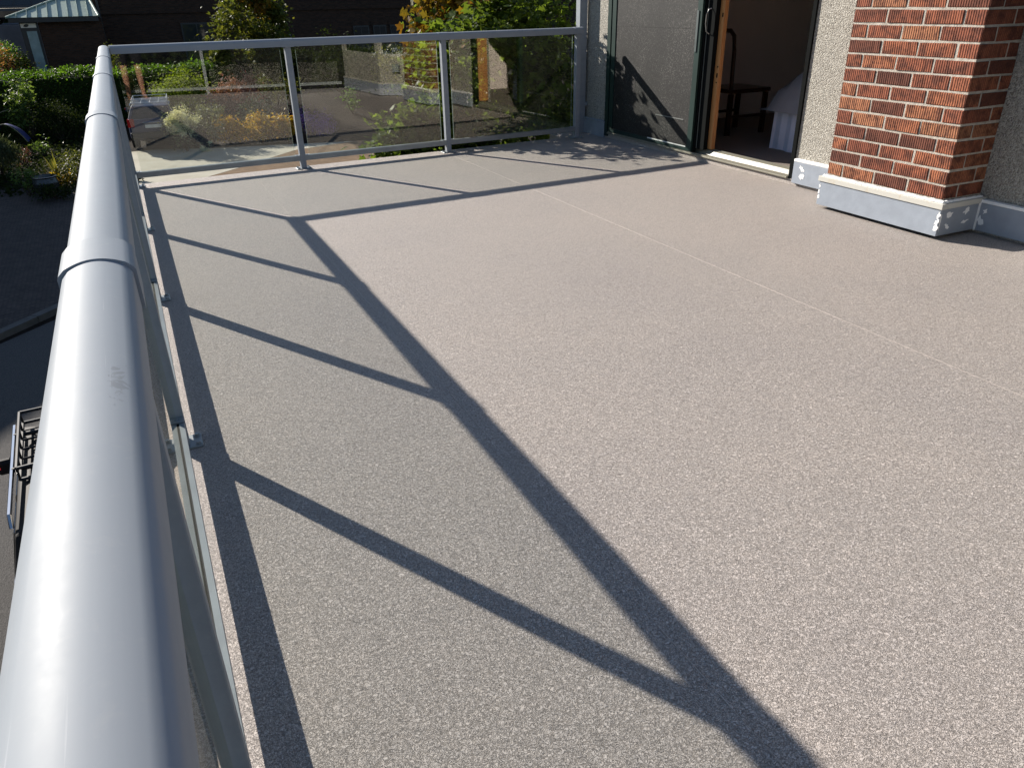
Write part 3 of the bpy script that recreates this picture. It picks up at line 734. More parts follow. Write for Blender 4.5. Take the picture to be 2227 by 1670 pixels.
        MB().box(x0, x1, L / 2 - .16, L / 2 - .02, .60, .74, .02).build('headlight', PLATE, t, fix=False)
        for y in (-L / 2 + .92, L / 2 - .92):
            x0, x1 = sorted((s * (hw - .22), s * (hw + .005)))
            w = MB(); R = .35
            pr = [(R * .62, x0), (R * .96, x0), (R, x0 + .03), (R, x1 - .03), (R * .96, x1), (R * .62, x1)]
            n = 22; vv = [(xx, y + r * math.cos(2 * PI * a / n), R + r * math.sin(2 * PI * a / n)) for r, xx in pr for a in range(n)]
            w.add(vv, [(i * n + a, i * n + (a + 1) % n, (i + 1) * n + (a + 1) % n, (i + 1) * n + a) for i in range(5) for a in range(n)], True)
            wh = w.build('wheel', TYRE, t)
            xr = x1 - .03 if s > 0 else x0 + .03
            rm = MB(); rr = [(.0, .0), (.07, .012), (.20, -.02), (.22, .01)]
            vv = [(xr + s * dx, y + r * math.cos(2 * PI * a / n), R + r * math.sin(2 * PI * a / n)) for r, dx in rr for a in range(n)]
            rm.add(vv, [(i * n + a, i * n + (a + 1) % n, (i + 1) * n + (a + 1) % n, (i + 1) * n + a) for i in range(3) for a in range(n)])
            rm.build('rim', RIM, wh)
    MB().box(-hw * .92, hw * .92, -L / 2 - .06, -L / 2 + .05, .40, .62, .03).build('bumper', DARKPL, t, fix=False)
    MB().box(-.26, .26, -L / 2 - .02, -L / 2 + .03, .74, .85, .004).build('number_plate', PLATE, t, fix=False)
    MB().box(-.33, .33, -L / 2 - .03, -L / 2 + .03, .885, .93, .01).build('tailgate_handle', CHROME, t, fix=False)
    if rack:
        rc = rackcol or DARKPL; r = MB(); w = wr * .92; y0, y1 = span or (yr1 + .1, yf1 - .25)
        zz = H + .06
        for zt in (zz, zz + .10):
            pts = [(-w, y0, zt), (-w, y1, zt), (w, y1, zt), (w, y0, zt)]
            for i in range(4): r.tube([pts[i], pts[(i + 1) % 4]], .014, 6)
        n = 7
        for i in range(n):
            y = y0 + (y1 - y0) * i / (n - 1); r.tube([(-w, y, zz), (w, y, zz)], .010, 5)
            for s in (-1, 1): r.tube([(s * w, y, zz), (s * w, y, zz + .10)], .010, 5)
        for i in range(1, 4):
            x = -w + 2 * w * i / 4; r.tube([(x, y0, zz), (x, y1, zz)], .009, 5)
        for y in (y0 + .2, y1 - .2):
            r.tube([(-wr * 1.02, y, H + .05), (wr * 1.02, y, H + .05)], .02, 6)
        r.build('roof_basket', rc, t, fix=False)
    return t
car('parked_car', 'blue estate car with pale roof basket parked tail first on the sunlit concrete', 'car', (.86, 31.1, gz(0, 31.1) + .0), math.radians(-4), car_mats('navy_paint', (.012, .022, .06)), L=4.0, wd=1.62, H=1.42, rackcol=plain('pale_rack', (.5, .52, .54), .4, .3))
car('parked_car', 'dark car with black roof basket and small glowing red lens right below the long railing', 'car', (-.72, 6.75, gz(0, 6.65) + .012), math.radians(3.4), car_mats('graphite_paint', (.020, .018, .017), .6, 0), L=3.7, wd=1.72, span=(-.8, .2), lens=GLOWRED)
car('parked_car', 'dark car parked far off beyond the metal roofed porch', 'car', (-4.75, 58.9, .552), math.radians(80), car_mats('black_paint', (.015, .015, .018)), rack=None)
car('parked_car', 'second dark far car, only its roof line showing left of the porch', 'car', (-9.6, 59.2, .552), math.radians(82), car_mats('ink_paint', (.012, .014, .02)), rack=None)
box('far_road', plain('far_asphalt', (.11, .115, .13), .9, var=.2, vscale=1), None, -45, -3.4, 56.5, 80, -4, .55, kind='structure')
# ------------------------------------------------------------------ brick building and porch behind the hedge
GB = gz(5, 48)
bb = thing('brick_building', 'long dark brick building standing in its own shade behind the hedge', 'building', (13, 50, GB))
def bpart(name, mat, x0, x1, y0, y1, z0, z1, par=None, **k):
    if par is None: return box(name, mat, bb, x0 - 13, x1 - 13, y0 - 50, y1 - 50, z0 - GB, z1 - GB, **k)
    return box(name, mat, par, x0 - 13, x1 - 13, y0 - 50, y1 - 50, z0 - GB, z1 - GB, **k)
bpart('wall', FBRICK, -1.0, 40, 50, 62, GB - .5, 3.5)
bpart('string_course', FBRICK, -1.0, 40, 49.9, 49.995, 1.02, 1.22)
bpart('parapet', DTRIM, -1.2, 40.2, 49.8, 62.2, 3.505, 3.7)
for x0, x1, z0, z1 in ((3.7, 5.35, -1.5, .52), (13.5, 14.5, -1.6, .1), (14.75, 15.6, -1.6, .1), (15.85, 16.6, -1.6, .1)):
    w = bpart('window', DTRIM, x0, x1, 49.93, 49.998, z0, z1)
    bpart('pane', WGLASS, x0 + .08, (x0 + x1) / 2 - .03, 49.915, 49.928, z0 + .08, z1 - .08, w)
    bpart('pane', WGLASS, (x0 + x1) / 2 + .03, x1 - .08, 49.915, 49.928, z0 + .08, z1 - .08, w)
    bpart('sill', CONC, x0 - .1, x1 + .1, 49.86, 49.997, z0 - .1, z0 - .002, w)
    bpart('lintel', FBRICK, x0 - .1, x1 + .1, 49.955, 49.997, z1 + .002, z1 + .24, w)
bpart('downpipe', DTRIM, -.30, -.18, 49.85, 49.97, GB - .4, 3.4)
# porch
GP = gz(-2, 46)
po = thing('brick_porch', 'small dark brick porch with pale green seamed metal roof', 'porch', (-1.9, 47, GP))
def lp(v): return (v[0] + 1.9, v[1] - 47, v[2] - GP)
E0, E1, EY0, EY1, EZ = -4.22, -.27, 45.9, 49.8, 1.0
R0, R1, RY, RZ = -1.95, -.55, 48.1, 1.80
box('wall', FBRICK, po, *[a for pr in (( -3.0 + 1.9, -.2 + 1.9), (46.35 - 47, 49.8 - 47), (-.5, .86 - GP)) for a in pr])
m = MB(); A, B, C_, D_ = (E0, EY0, EZ), (E1, EY0, EZ), (E1, EY1, EZ), (E0, EY1, EZ); R_0, R_1 = (R0, RY, RZ), (R1, RY, RZ)
m.add([lp(p) for p in (A, B, C_, D_, R_0, R_1)], [(0, 1, 5, 4), (1, 2, 5), (2, 3, 4, 5), (3, 0, 4), (3, 2, 1, 0)])
rf = m.build('roof', ROOFM, po)
def seam(p, q):
    p = Vector(lp(p)); q = Vector(lp(q))
    sd = Vector((.009, 0, 0)) if abs(p.x - q.x) < abs(p.y - q.y) or abs(p.y - q.y) > .05 and abs(p.x - q.x) < .02 else Vector((0, .009, 0))
    up = Vector((0, 0, .075)); vs = [p - sd, p + sd, q + sd, q - sd]
    return MB().add(vs + [v + up for v in vs], [(3, 2, 1, 0), (4, 5, 6, 7), (0, 1, 5, 4), (1, 2, 6, 5), (2, 3, 7, 6), (3, 0, 4, 7)]).build('standing_seam', ROOFM, rf)
for i in range(1, 9):
    f = i / 9; x = E0 + (E1 - E0) * f
    if x < R0: g = (x - E0) / (R0 - E0)
    elif x > R1: g = (E1 - x) / (E1 - R1)
    else: g = 1
    seam((x, EY0, EZ), (x, EY0 + (RY - EY0) * g, EZ + (RZ - EZ) * g))
for i in range(1, 5):
    f = i / 5; y = EY0 + (EY1 - EY0) * f; g = min((y - EY0) / (RY - EY0), (EY1 - y) / (EY1 - RY))
    seam((E0, y, EZ), (E0 + (R0 - E0) * g, y, EZ + (RZ - EZ) * g))
for p, q in ((A, R_0), (B, R_1), (R_0, R_1)):
    MB().tube([Vector(lp(p)) + Vector((0, 0, .02)), Vector(lp(q)) + Vector((0, 0, .02))], .05, 6).build('ridge_cap', ROOFM, rf, fix=False)
box('fascia', DTRIM, po, E0 + .06 + 1.9, E1 - .04 + 1.9, EY0 + .05 - 47, EY0 + .12 - 47, EZ - .22 - GP, EZ - .01 - GP)
box('fascia', DTRIM, po, E0 + .06 + 1.9, E0 + .13 + 1.9, EY0 + .121 - 47, EY1 - .1 - 47, EZ - .22 - GP, EZ - .01 - GP)
box('soffit', DTRIM, po, E0 + .14 + 1.9, E1 - .1 + 1.9, EY0 + .13 - 47, EY1 - .1 - 47, EZ - .06 - GP, EZ - .02 - GP)
fr = box('door_frame', DTRIM, po, -3.78 + 1.9, -3.02 + 1.9, 46.3 - 47, 46.45 - 47, -.4, .86 - GP)
box('door', PALE, po, -3.55 + 1.9, -3.12 + 1.9, 46.24 - 47, 46.297 - 47, -.3, .40 - GP)
sg = box('door_sign', WHITE, po, -3.74 + 1.9, -3.09 + 1.9, 46.26 - 47, 46.297 - 47, .55 - GP, .74 - GP, label='white plate with a dark leaf shaped emblem')
em = [(-.13, -.035), (-.06, -.07), (.04, -.06), (.10, -.01), (.11, .05), (.04, .07), (-.04, .06), (-.10, .02)]
MB().add([(-3.50 + 1.9 + x, 46.255 - 47, .645 - GP + z_) for x, z_ in em], [tuple(range(8))]).build('emblem', DTRIM, sg)
# unseen house added left of the frame to shade the pavers
nb = thing('shading_house', 'unseen tall rendered house added across the street to shade the pavers', 'house', (-11.4, 28.9, gz(-11.4, 28.9)), math.atan2(.77, .64))
box('wall', STUCCO, nb, -12, 6.6, 0, 9, -.5, 9.75)
box('roof', DTRIM, nb, -12.2, 6.8, -.2, 9.2, 9.77, 10.05)
for fl in range(3):
    for k in range(5):
        w = box('window', DTRIM, nb, -10.6 + k * 3.1, -9.2 + k * 3.1, -.05, -.002, 1 + fl * 2.75, 2.6 + fl * 2.75)
        box('pane', WGLASS, w, -10.52 + k * 3.1, -9.28 + k * 3.1, -.065, -.052, 1.08 + fl * 2.75, 2.52 + fl * 2.75)

# ------------------------------------------------------------------ planting
def hedge(name, label, x0, x1, y0, y1, ztop, mat, n, size, frontn, face=None, **kw):
    zb = gz((x0 + x1) / 2, y0)
    t = thing(name, label, 'hedge', ((x0 + x1) / 2, (y0 + y1) / 2, zb)); cx, cy = (x0 + x1) / 2, (y0 + y1) / 2
    top = np.stack([RNG.uniform(x0, x1, n) - cx, RNG.uniform(y0, y1, n) - cy, np.full(n, ztop - zb) + RNG.normal(0, .07, n)], 1)
    top[:, 2] += .10 * np.sin(top[:, 0] * 2.1) * np.cos(top[:, 0] * .7 + 1) + .12 * (RNG.random(n) < .2) * RNG.random(n)
    fr = np.stack([RNG.uniform(x0, x1, frontn) - cx, (face if face is not None else y0) - cy + RNG.normal(0, .08, frontn), RNG.uniform(0.1, ztop - zb, frontn)], 1)
    leaves('foliage', np.concatenate([top, fr]), size, mat, t, up=.6, **kw)
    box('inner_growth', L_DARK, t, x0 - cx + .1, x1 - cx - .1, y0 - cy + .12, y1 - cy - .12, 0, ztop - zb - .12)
    return t
hedge('laurel_hedge', 'clipped laurel hedge with sunlit bright green top and black shaded front', -11, 3.6, 35.2, 37.2, -.93, L_HEDGE, 9000, .15, 5000)
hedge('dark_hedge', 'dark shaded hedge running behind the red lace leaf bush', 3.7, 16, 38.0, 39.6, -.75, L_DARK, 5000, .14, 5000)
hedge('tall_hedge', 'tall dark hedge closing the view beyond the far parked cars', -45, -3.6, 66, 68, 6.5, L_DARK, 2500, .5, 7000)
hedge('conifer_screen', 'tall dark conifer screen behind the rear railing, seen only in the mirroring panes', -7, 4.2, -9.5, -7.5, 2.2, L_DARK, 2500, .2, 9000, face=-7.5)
t = shrub('mound_shrub', 'rounded bright green conifer mound in front of the hedge', 'shrub', 2.05, 33.4, 1.95, 1.55, L_CON, 6500, .10, 44, up=.45, base=-2.55)
shrub('mound_shrub', 'low green conifer spread at the foot of the rounded mound', 'shrub', 1.2, 32.6, .75, .55, L_CON, 900, .09, 14, up=.35)
shrub('flowering_shrub', 'tall shrub covered with cream white flower heads beside the blue car', 'shrub', 1.60, 28.75, 1.15, 1.45, L_GREY, 1100, .08, 20)
t = bpy.data.objects['flowering_shrub']
P = clumps(4600, (-.05, -.18, .98), (.56, .45, .42), 34, .15, .55); leaves('flower_heads', P, .055, L_WHITE, t)
P = clumps(500, (.62, -.5, .12), (.22, .2, .25), 8, .2, .4); leaves('flower_heads', P, .05, L_WHITE, t)
shrub('olive_shrub', 'loose grey green shrub right of the cream flowering one', 'shrub', 2.55, 29.3, 1.25, 1.45, L_GREY, 2600, .08, 28, sig=.16)
shrub('gold_tuft', 'small ochre shrub at the left end of the red lace leaf bush', 'shrub', 3.35, 34.0, .75, .75, L_GOLD, 700, .09, 10)
shrub('lace_maple', 'low weeping red lace leaf maple in the planted bank', 'shrub', 3.95, 32.4, 2.0, 1.45, L_RED, 4200, .10, 34, droop=.8, sig=.15)
shrub('variegated_shrub', 'green shrub speckled with white leaves above the gold border', 'shrub', 4.3, 31.5, 1.3, .95, L_VAR, 1600, .09, 22)
for i, (x, y, w, lab) in enumerate(((3.1, 29.5, 1.1, 'gold barberry at the left end of the golden border'), (4.1, 29.35, 1.2, 'yellow middle bush of the golden border'), (5.1, 29.2, 1.1, 'orange tinged bush at the right end of the golden border'))):
    shrub('gold_shrub', lab, 'shrub', x, y, w, .85, L_GOLD, 2200, .095, 22, group='golden shrubs edging the concrete', base=-3.06)
shrub('purple_flowers', 'patch of purple flowers behind the first inner post', 'flowers', 6.1, 29.4, 1.7, .85, L_PURP, 2600, .055, 30, up=.2, base=-3.05)
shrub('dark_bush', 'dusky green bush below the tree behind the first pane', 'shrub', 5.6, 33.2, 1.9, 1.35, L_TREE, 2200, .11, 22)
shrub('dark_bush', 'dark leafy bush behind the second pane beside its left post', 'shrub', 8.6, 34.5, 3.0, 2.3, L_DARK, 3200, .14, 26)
t = shrub('lacecap_shrub', 'wide shrub with pale lilac white lacecap flowers behind the second pane', 'shrub', 11.2, 33.5, 3.2, 1.9, L_TREE, 2200, .13, 26)
P = clumps(900, (0, 0, 1.75), (1.5, .8, .2), 40, .05, .5); leaves('flower_heads', P, .075, L_BLUE, t)
shrub('lime_sprig', 'bright green sprig catching sun behind the second pane', 'shrub', 8.3, 32.0, .75, 1.0, L_LIME, 320, .12, 8)
# left of the long rail
t = shrub('climbing_plant', 'sunlit climbing plant with two curling tendrils against the black hedge', 'climber', -3.35, 33.9, 1.05, 1.95, L_VINE, 1100, .13, 20, base=-2.95, sig=.17)
MB().tube([(-.1, 0, 1.85), (-.4, 0, 2.05), (-.75, 0, 2.02)], .012, 5).tube([(0, 0, 1.9), (.2, 0, 2.1), (.35, 0, 1.95)], .012, 5).tube([(-.4, 0, 1.1), (-.9, 0, .95), (-1.25, 0, .78)], .012, 5).build('tendrils', plain('tendril', (.25, .22, .14), .7), t, fix=False)
shrub('yew_shrub', 'dark dull green yew bush between climber and railing', 'shrub', -2.25, 32.6, 1.75, 1.3, L_DARK, 3200, .08, 30)
t = shrub('climber_sprout', 'small trailing sunlit sprout below the larger climber', 'climber', -2.75, 29.9, .65, .8, L_VINE, 130, .13, 7, base=-3.05)
N_ = thing('blue_tarpaulin', 'blue tarpaulin sheet draped over an arched frame by the climber', 'tarpaulin', (-3.72, 31.6, gz(-3.7, 31.6)))
TARP = plain('blue_sheet', (.025, .03, .13), .5, 0, .4, .25, 6)
vs = []; n = 12; mm = 8
for j in range(mm + 1):
    for i in range(n + 1):
        a = i / n; b = j / mm
        vs.append((-.45 + .95 * a + .02 * math.sin(9 * b), -.5 + b, .98 * math.sin(PI * (.12 + .80 * a ** .8)) ** .7 * (1 - .12 * b) - .02 + .015 * math.sin(11 * a + 5 * b)))
MB().add(vs, [(j * (n + 1) + i, j * (n + 1) + i + 1, (j + 1) * (n + 1) + i + 1, (j + 1) * (n + 1) + i) for j in range(mm) for i in range(n)], True).build('sheet', TARP, N_, fix=False)
MB().tube([(-.47 + .95 * i / 10, -.53, .98 * math.sin(PI * (.12 + .80 * (i / 10) ** .8)) ** .7 - .03) for i in range(11)], .018, 6).build('hoop', plain('hoop_pole', (.16, .15, .09), .6), N_, fix=False)
shrub('herb_bush', 'feathery grey green herb bush at the left edge of the picture', 'shrub', -3.75, 27.2, 1.25, 1.15, L_HERB, 3600, .13, 30, up=.0, aspect=.18, out=np.array([0, 0, 1.4]))
shrub('heather_bush', 'small brown tinged bush between herb bush and blue sheet', 'shrub', -3.25, 28.6, .6, .55, L_RED, 500, .06, 12)
pot = thing('plant_pot', 'glazed black round pot standing empty rimmed in the corner bed', 'pot', (-2.38, 24.2, gz(-2.38, 24.2)))
MB().lathe([(.0, 0), (.22, 0), (.30, .15), (.33, .34), (.29, .46), (.31, .50), (.285, .505), (.265, .46), (.26, .40), (0, .40)], n=26).build('vessel', plain('pot_glaze', (.022, .024, .026), .25, 0, .6), pot)
MB().lathe([(.0, .402), (.262, .402)], n=26).build('soil', SOIL, pot, fix=False)
sp = thing('spiky_plant', 'spiky yellow green cordyline rising just behind the black pot', 'plant', (-2.12, 25.1, gz(-2.1, 25.1)))
m = MB()
for i in range(46):
    a = random.uniform(0, 2 * PI); el = random.uniform(.25, 1.45); L_ = random.uniform(.55, .85)
    dx, dy = math.cos(a), math.sin(a); pts = []
    for k in range(5):
        f = k / 4; r = L_ * f * math.cos(el); zz = .25 + L_ * f * math.sin(el) - .22 * f * f * math.cos(el)
        wv_ = .022 * (1 - f) ** .7 + .002
        pts.append([(dx * r - dy * wv_, dy * r + dx * wv_, zz), (dx * r + dy * wv_, dy * r - dx * wv_, zz)])
    vs = [p for q in pts for p in q]
    m.add(vs, [(2 * k, 2 * k + 1, 2 * k + 3, 2 * k + 2) for k in range(4)])
m.build('leaves', L_SPIKE, sp, fix=False, kind='stuff')
MB().tube([(0, 0, 0), (0, 0, .3)], .04, 8).build('stem', BARK, sp, fix=False)
shrub('low_shrub', 'yellowish low shrub round the foot of the spiky plant', 'shrub', -2.15, 24.9, .95, .42, L_GOLD, 800, .07, 14, base=-3.2)
shrub('low_shrub', 'small leafed trailing plant left of the black pot', 'shrub', -2.85, 24.3, .6, .75, L_VINE, 600, .07, 14)
shrub('low_shrub', 'tangled green shrub right of the pot beside the railing', 'shrub', -1.7, 24.9, .75, .95, L_TREE, 900, .08, 16)
shrub('low_shrub', 'dark low ground plant in front of the black pot', 'shrub', -2.1, 23.5, .9, .4, L_DARK, 900, .07, 14)
shrub('low_shrub', 'tiny dark tuft on the concrete by the corner post', 'shrub', -.12, 24.75, .34, .3, L_DARK, 300, .06, 8)
shrub('orange_shrub', 'orange brown shrub beyond the hedge left of the porch', 'shrub', -5.0, 44.5, 2.2, 2.35, L_ORNG, 2200, .13, 26)
shrub('lime_shrub', 'bright lime shrub above the orange one left of the porch', 'shrub', -5.1, 47.0, 2.2, 2.3, L_LIME, 1400, .15, 24)
shrub('door_bush', 'dark bush standing before the porch door', 'shrub', -4.05, 44.0, 1.4, 2.0, L_DARK, 2400, .11, 26)
shrub('corner_sapling', 'small bushy sapling peeping over the railing corner', 'shrub', -.2, 38.8, .75, 2.95, L_TREE, 1000, .1, 18)
yc = thing('yucca_plant', 'arching long leafed yucca at the top left edge', 'plant', (-5.2, 45.6, -1.25))
m = MB()
for i in range(30):
    a = random.uniform(0, 2 * PI); dx, dy = math.cos(a), math.sin(a); L_ = random.uniform(1.0, 1.5); pts = []
    for k in range(6):
        f = k / 5; r = L_ * .75 * f; zz = .9 + L_ * (1.1 * f - 1.0 * f * f); wv_ = .03 * (1 - f) + .004
        pts += [(dx * r - dy * wv_, dy * r + dx * wv_, zz), (dx * r + dy * wv_, dy * r - dx * wv_, zz)]
    m.add(pts, [(2 * k, 2 * k + 1, 2 * k + 3, 2 * k + 2) for k in range(5)])
m.build('leaves', L_VINE, yc, fix=False, kind='stuff'); MB().tube([(0, 0, -1.25), (0, 0, .95)], .08, 8).build('stem', BARK, yc, fix=False)

# mid distance tree behind the first pane
tr = thing('garden_tree', 'broad leafed tree before the dark building, above the first inner post', 'tree', (5.3, 33.5, gz(5.3, 33.5)))
P = np.concatenate([clumps(5200, (-.1, 0, 3.1), (1.75, 1.6, 1.25), 34, .17, .45), clumps(900, (-1.35, -.2, 2.15), (.5, .5, .35), 8, .25, .4), clumps(1500, (.1, -.6, 1.75), (.95, .7, .6), 14, .22, .4)])
leaves('crown', P, .17, L_TREE, tr, up=.55, shape='leaf', aspect=.8)
P = clumps(900, (.1, -.4, 4.0), (1.3, 1.0, .5), 14, .16, .5); leaves('autumn_tips', P, .16, L_AUT, tr, aspect=.8)
branches('trunk', (0, 0, -.05), [(-.6, 0, 2.6), (.7, .2, 2.9), (0, -.3, 3.6), (-1.2, -.2, 2.1)], .09, tr)

# maple beside the deck: nearest leaves one by one, the mass behind as foliage
mp_ = thing('maple_tree', 'large leafed maple close beyond the far railing, top left leaves turning orange', 'tree', (4.0, 9.6, gz(4, 9.6)))
zb = gz(4, 9.6)
def mc(n, c, r, k, sig=.2, shell=.5):
    P = clumps(n, c, r, k, sig, shell)
    P[:, 1] = np.where(P[:, 1] < 7.52, 7.52 + np.abs(RNG.normal(0, .12, len(P))), P[:, 1])
    P[:, 0] = np.minimum(P[:, 0], 5.4)
    # keep clear of the rail's wall end
    return P - np.array([4.0, 9.6, zb])
P = np.concatenate([mc(5200, (4.25, 9.3, .75), (.85, 1.2, .85), 44), mc(4200, (4.55, 9.0, -.5), (1.1, 1.2, 1.0), 46), mc(700, (3.15, 8.6, -.7), (.8, .6, .6), 20), mc(2200, (2.55, 8.3, -.9), (.7, .55, .45), 26), mc(4200, (3.05, 7.95, -.05), (.75, .3, .55), 60), mc(2600, (2.5, 7.85, -.45), (.55, .25, .35), 40), mc(1300, (3.45, 7.95, .75), (.6, .3, .5), 20), mc(1000, (4.0, 8.3, 1.0), (.45, .4, .6), 16), mc(2600, (3.9, 8.5, -2.0), (1.6, .9, .7), 36), mc(2600, (5.0, 9.2, .5), (.6, .9, 1.3), 26)])
leaves('foliage', P, .085, L_MAPLE, mp_, up=.6, shape='maple')
P = mc(900, (3.75, 9.2, 1.2), (.45, .7, .45), 16, .2); leaves('autumn_foliage', P, .10, L_AUT, mp_, up=.55, shape='maple')
lm = [leaf_mesh('leaf', np.zeros((1, 3)), .10, L_MAPLE if i < 5 else L_AUT, shape='maple') for i in range(7)]
Pn = np.concatenate([mc(150, (3.85, 8.1, .45), (.75, .35, .7), 26, .25), mc(140, (2.75, 7.9, -.45), (.75, .3, .45), 26, .25)])
for p in Pn[:285]:
    px_ = p + np.array([4.0, 9.6, zb])
    i = random.randrange(5) if not (px_[2] > .9 and px_[0] < 3.9 and random.random() < .6) else random.randrange(5, 7)
    o = link(bpy.data.objects.new('leaf', lm[i]), mp_); o.location = p; o.rotation_euler = (random.uniform(-.5, .5), random.uniform(-.5, .5), random.uniform(0, 6.28)); sc_ = random.uniform(.75, 1.2); o.scale = (sc_, sc_, sc_)
branches('trunk', (0, 0, -.05), [(-.9, -.9, zb * -1 - .6), (-.3, -.5, -zb + .9), (.5, -.3, -zb + 1.0), (-1.4, -1.1, -zb - 1.0), (.4, -.9, -zb - .3), (-.6, -1.2, -zb - .1)], .07, mp_)

for i, (x, y, h, w, lab) in enumerate(((-10.5, 72, 6.5, 7, 'dark far tree at the top left, beyond the parked cars'), (-4.5, 76, 7, 7, 'dark far tree right behind the porch roof'))):
    t = thing('far_tree', lab, 'tree', (x, y, gz(x, y)), 0, 'dark trees far behind the porch')
    leaves('crown', clumps(2600, (0, 0, h * .55), (w / 2, 2.2, h * .45), 40, .14, .4), .42, L_DARK, t)
    branches('trunk', (0, 0, -.1), [(-.8, 0, h * .6), (.9, 0, h * .65), (0, .2, h * .8)], .16, t)

# ------------------------------------------------------------------ the photographer, mirrored in the first far pane
def skin(name, joints, bones, mat, parent, root=0, lv=2):
    me = bpy.data.meshes.new(name); me.from_pydata([j[:3] for j in joints], bones, [])
    o = link(bpy.data.objects.new(name, me), parent)
    m = o.modifiers.new('skin', 'SKIN'); m.use_smooth_shade = True
    for v, j in zip(me.skin_vertices[0].data, joints):
        v.radius = (j[3], j[4] if len(j) > 4 else j[3])
    me.skin_vertices[0].data[root].use_root = True
    o.modifiers.new('sub', 'SUBSURF').render_levels = lv; o.modifiers['sub'].levels = lv
    dg = bpy.context.evaluated_depsgraph_get(); me2 = bpy.data.meshes.new_from_object(o.evaluated_get(dg)); me2.name = name
    o.modifiers.clear(); o.data = me2; me2.materials.clear(); me2.materials.append(mat)
    for p in me2.polygons: p.use_smooth = True
    return o
N = NB('skin'); N.col(N.ramp(N.noise(8, 3), [(.3, (.42, .215, .145)), (.7, (.50, .27, .19))])); N.rough(.5); N.b.inputs['Subsurface Weight'].default_value = .08; SKINM = N.m
SHORT = plain('dark_shorts_cloth', (.018, .018, .022), .9, 0, .1, .2, 20); SHIRT = plain('grey_shirt_cloth', (.10, .10, .11), .9, 0, .1, .1, 10); HAIR = plain('brown_hair', (.03, .02, .014), .6)
pe = thing('person', 'barefoot person in dark knee length shorts whose legs mirror in the first far pane', 'person', (.94, -.36, 0))
J = [(0, 0, .95, .125, .10), (0, 0, 1.10, .115, .09), (0, .01, 1.30, .145, .10), (0, 0, 1.45, .075, .065), (0, .015, 1.53, .05), (0, .035, 1.62, .075, .085), (0, .03, 1.72, .072, .085)]
B = [(0, 1), (1, 2), (2, 3), (3, 4), (4, 5), (5, 6)]
for s in (-1, 1):
    b = len(J)
    J += [(s * .095, 0, .86, .085), (s * .105, .015, .50, .058), (s * .108, .0, .36, .055), (s * .11, -.015, .10, .036), (s * .112, -.01, .045, .036), (s * .122, .08, .028, .036, .024), (s * .13, .15, .018, .036, .014)]
    B += [(0, b), (b, b + 1), (b + 1, b + 2), (b + 2, b + 3), (b + 3, b + 4), (b + 4, b + 5), (b + 5, b + 6)]
    b = len(J)
    # one arm reaches out over the rail holding the camera, the other hangs loose
    if s < 0: J += [(-.19, 0, 1.40, .052), (-.48, .12, 1.31, .042), (-.70, .24, 1.26, .034), (-.775, .27, 1.265, .026), (-.80, .28, 1.27, .032, .016)]
    else: J += [(.19, 0, 1.40, .052), (.235, -.02, 1.12, .042), (.24, .03, .93, .034), (.245, .05, .85, .026), (.245, .055, .81, .030, .016)]
    B += [(3, b), (b, b + 1), (b + 1, b + 2), (b + 2, b + 3), (b + 3, b + 4)]
    hb = b + 4; bx, by, bz = J[hb][:3]
    for q, (o_, l) in enumerate(((-.020, .026), (-.007, .030), (.007, .029), (.019, .023))):
        f = len(J)
        if s < 0: J += [(bx - .022, by - .002, bz + o_ + .006, .0085), (bx - .022 - l, by + .002, bz + o_ + .010, .008), (bx - .026 - 1.6 * l, by + .016, bz + o_ + .010, .007)]
        else: J += [(bx, by + o_, bz - .03, .0085), (bx - .004, by + o_ + .002, bz - .03 - l, .008), (bx - .016, by + o_ + .004, bz - .03 - 1.7 * l, .007)]
        B += [(hb, f), (f, f + 1), (f + 1, f + 2)]
    f = len(J)
    J += [(bx + .004, by - .01, bz + .03, .010), (bx - .02, by - .008, bz + .045, .008)] if s < 0 else [(bx - .012, by + .025, bz - .012, .010), (bx - .018, by + .034, bz - .04, .008)]
    B += [(hb, f), (f, f + 1)]
body = skin('body', J, B, SKINM, pe)
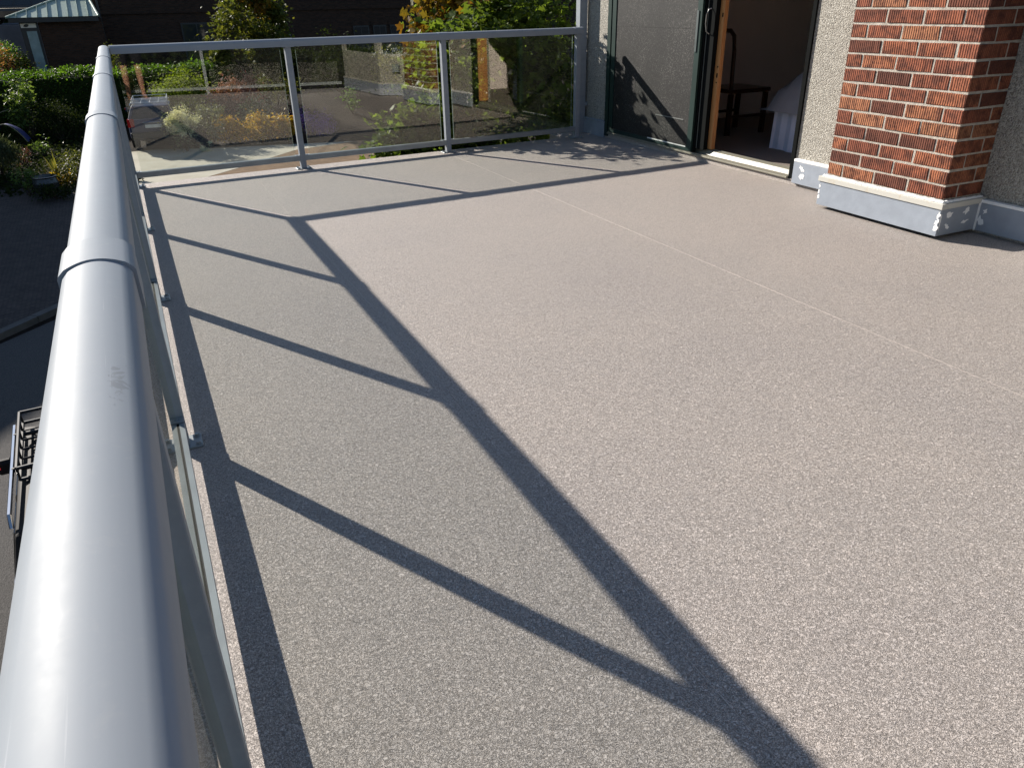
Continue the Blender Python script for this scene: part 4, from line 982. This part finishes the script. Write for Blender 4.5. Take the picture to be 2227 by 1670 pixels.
# toes
for s in (-1, 1):
    for k in range(5):
        x = s * (.112 + .013 * k - .006); r = .0135 if k == 0 else .0095 - .0006 * k
        MB().lathe([(0, 0), (r * .8, r * .25), (r, r * .9), (r * .7, r * 1.6), (0, r * 1.8)], (x, .178 - .007 * k, .001), 8).build('toe', SKINM, body, fix=False)
skin('shorts', [(0, 0, 1.0, .135, .115), (0, 0, .90, .145, .125), (-.10, 0, .84, .108), (-.112, .01, .55, .088), (-.113, .01, .50, .090), (.10, 0, .84, .108), (.112, .01, .55, .088), (.113, .01, .50, .090)], [(0, 1), (1, 2), (2, 3), (3, 4), (1, 5), (5, 6), (6, 7)], SHORT, pe)
skin('shirt', [(0, 0, .93, .148, .128), (0, 0, 1.10, .135, .108), (0, .01, 1.30, .158, .115), (0, 0, 1.43, .09, .075), (-.185, 0, 1.40, .066), (-.34, .06, 1.355, .06), (.185, 0, 1.40, .066), (.235, -.02, 1.22, .06)], [(0, 1), (1, 2), (2, 3), (3, 4), (4, 5), (3, 6), (6, 7)], SHIRT, pe)
skin('hair', [(0, -.012, 1.70, .082, .088), (0, -.01, 1.745, .078, .085), (0, -.045, 1.62, .07, .06)], [(0, 1), (0, 2)], HAIR, pe)
for s in (-1, 1):
    MB().lathe([(0, -.008), (.011, 0), (0, .008)], (s * .03, .118, 1.655), 10).build('eye', DARKPL, body)
    MB().lathe([(0, -.03), (.012, -.01), (.014, .01), (0, .03)], (s * .078, .02, 1.64), 8).build('ear', SKINM, body)
MB().add([(-.014, .112, 1.615), (.014, .112, 1.615), (0, .112, 1.66), (0, .142, 1.62)], [(0, 1, 3), (1, 2, 3), (2, 0, 3)]).build('nose', SKINM, body)
MB().box(-.024, .024, .10, .118, 1.578, 1.588, .003).build('mouth', L_RED, body, fix=False)

# low dark growth covering the bed on the street side
n = 9000; X = RNG.uniform(-6.5, -.9, n); Y = RNG.uniform(24.4, 35.0, n)
Z = np.array([gz(a, b) for a, b in zip(X, Y)]) + np.abs(RNG.normal(0, .09, n)) + .02
o = leaves('ground_cover', np.stack([X, Y, Z], 1), .13, L_DARK, None, up=.5); tag(o, 'dark low plants covering the bed behind the pavers', 'ground cover')
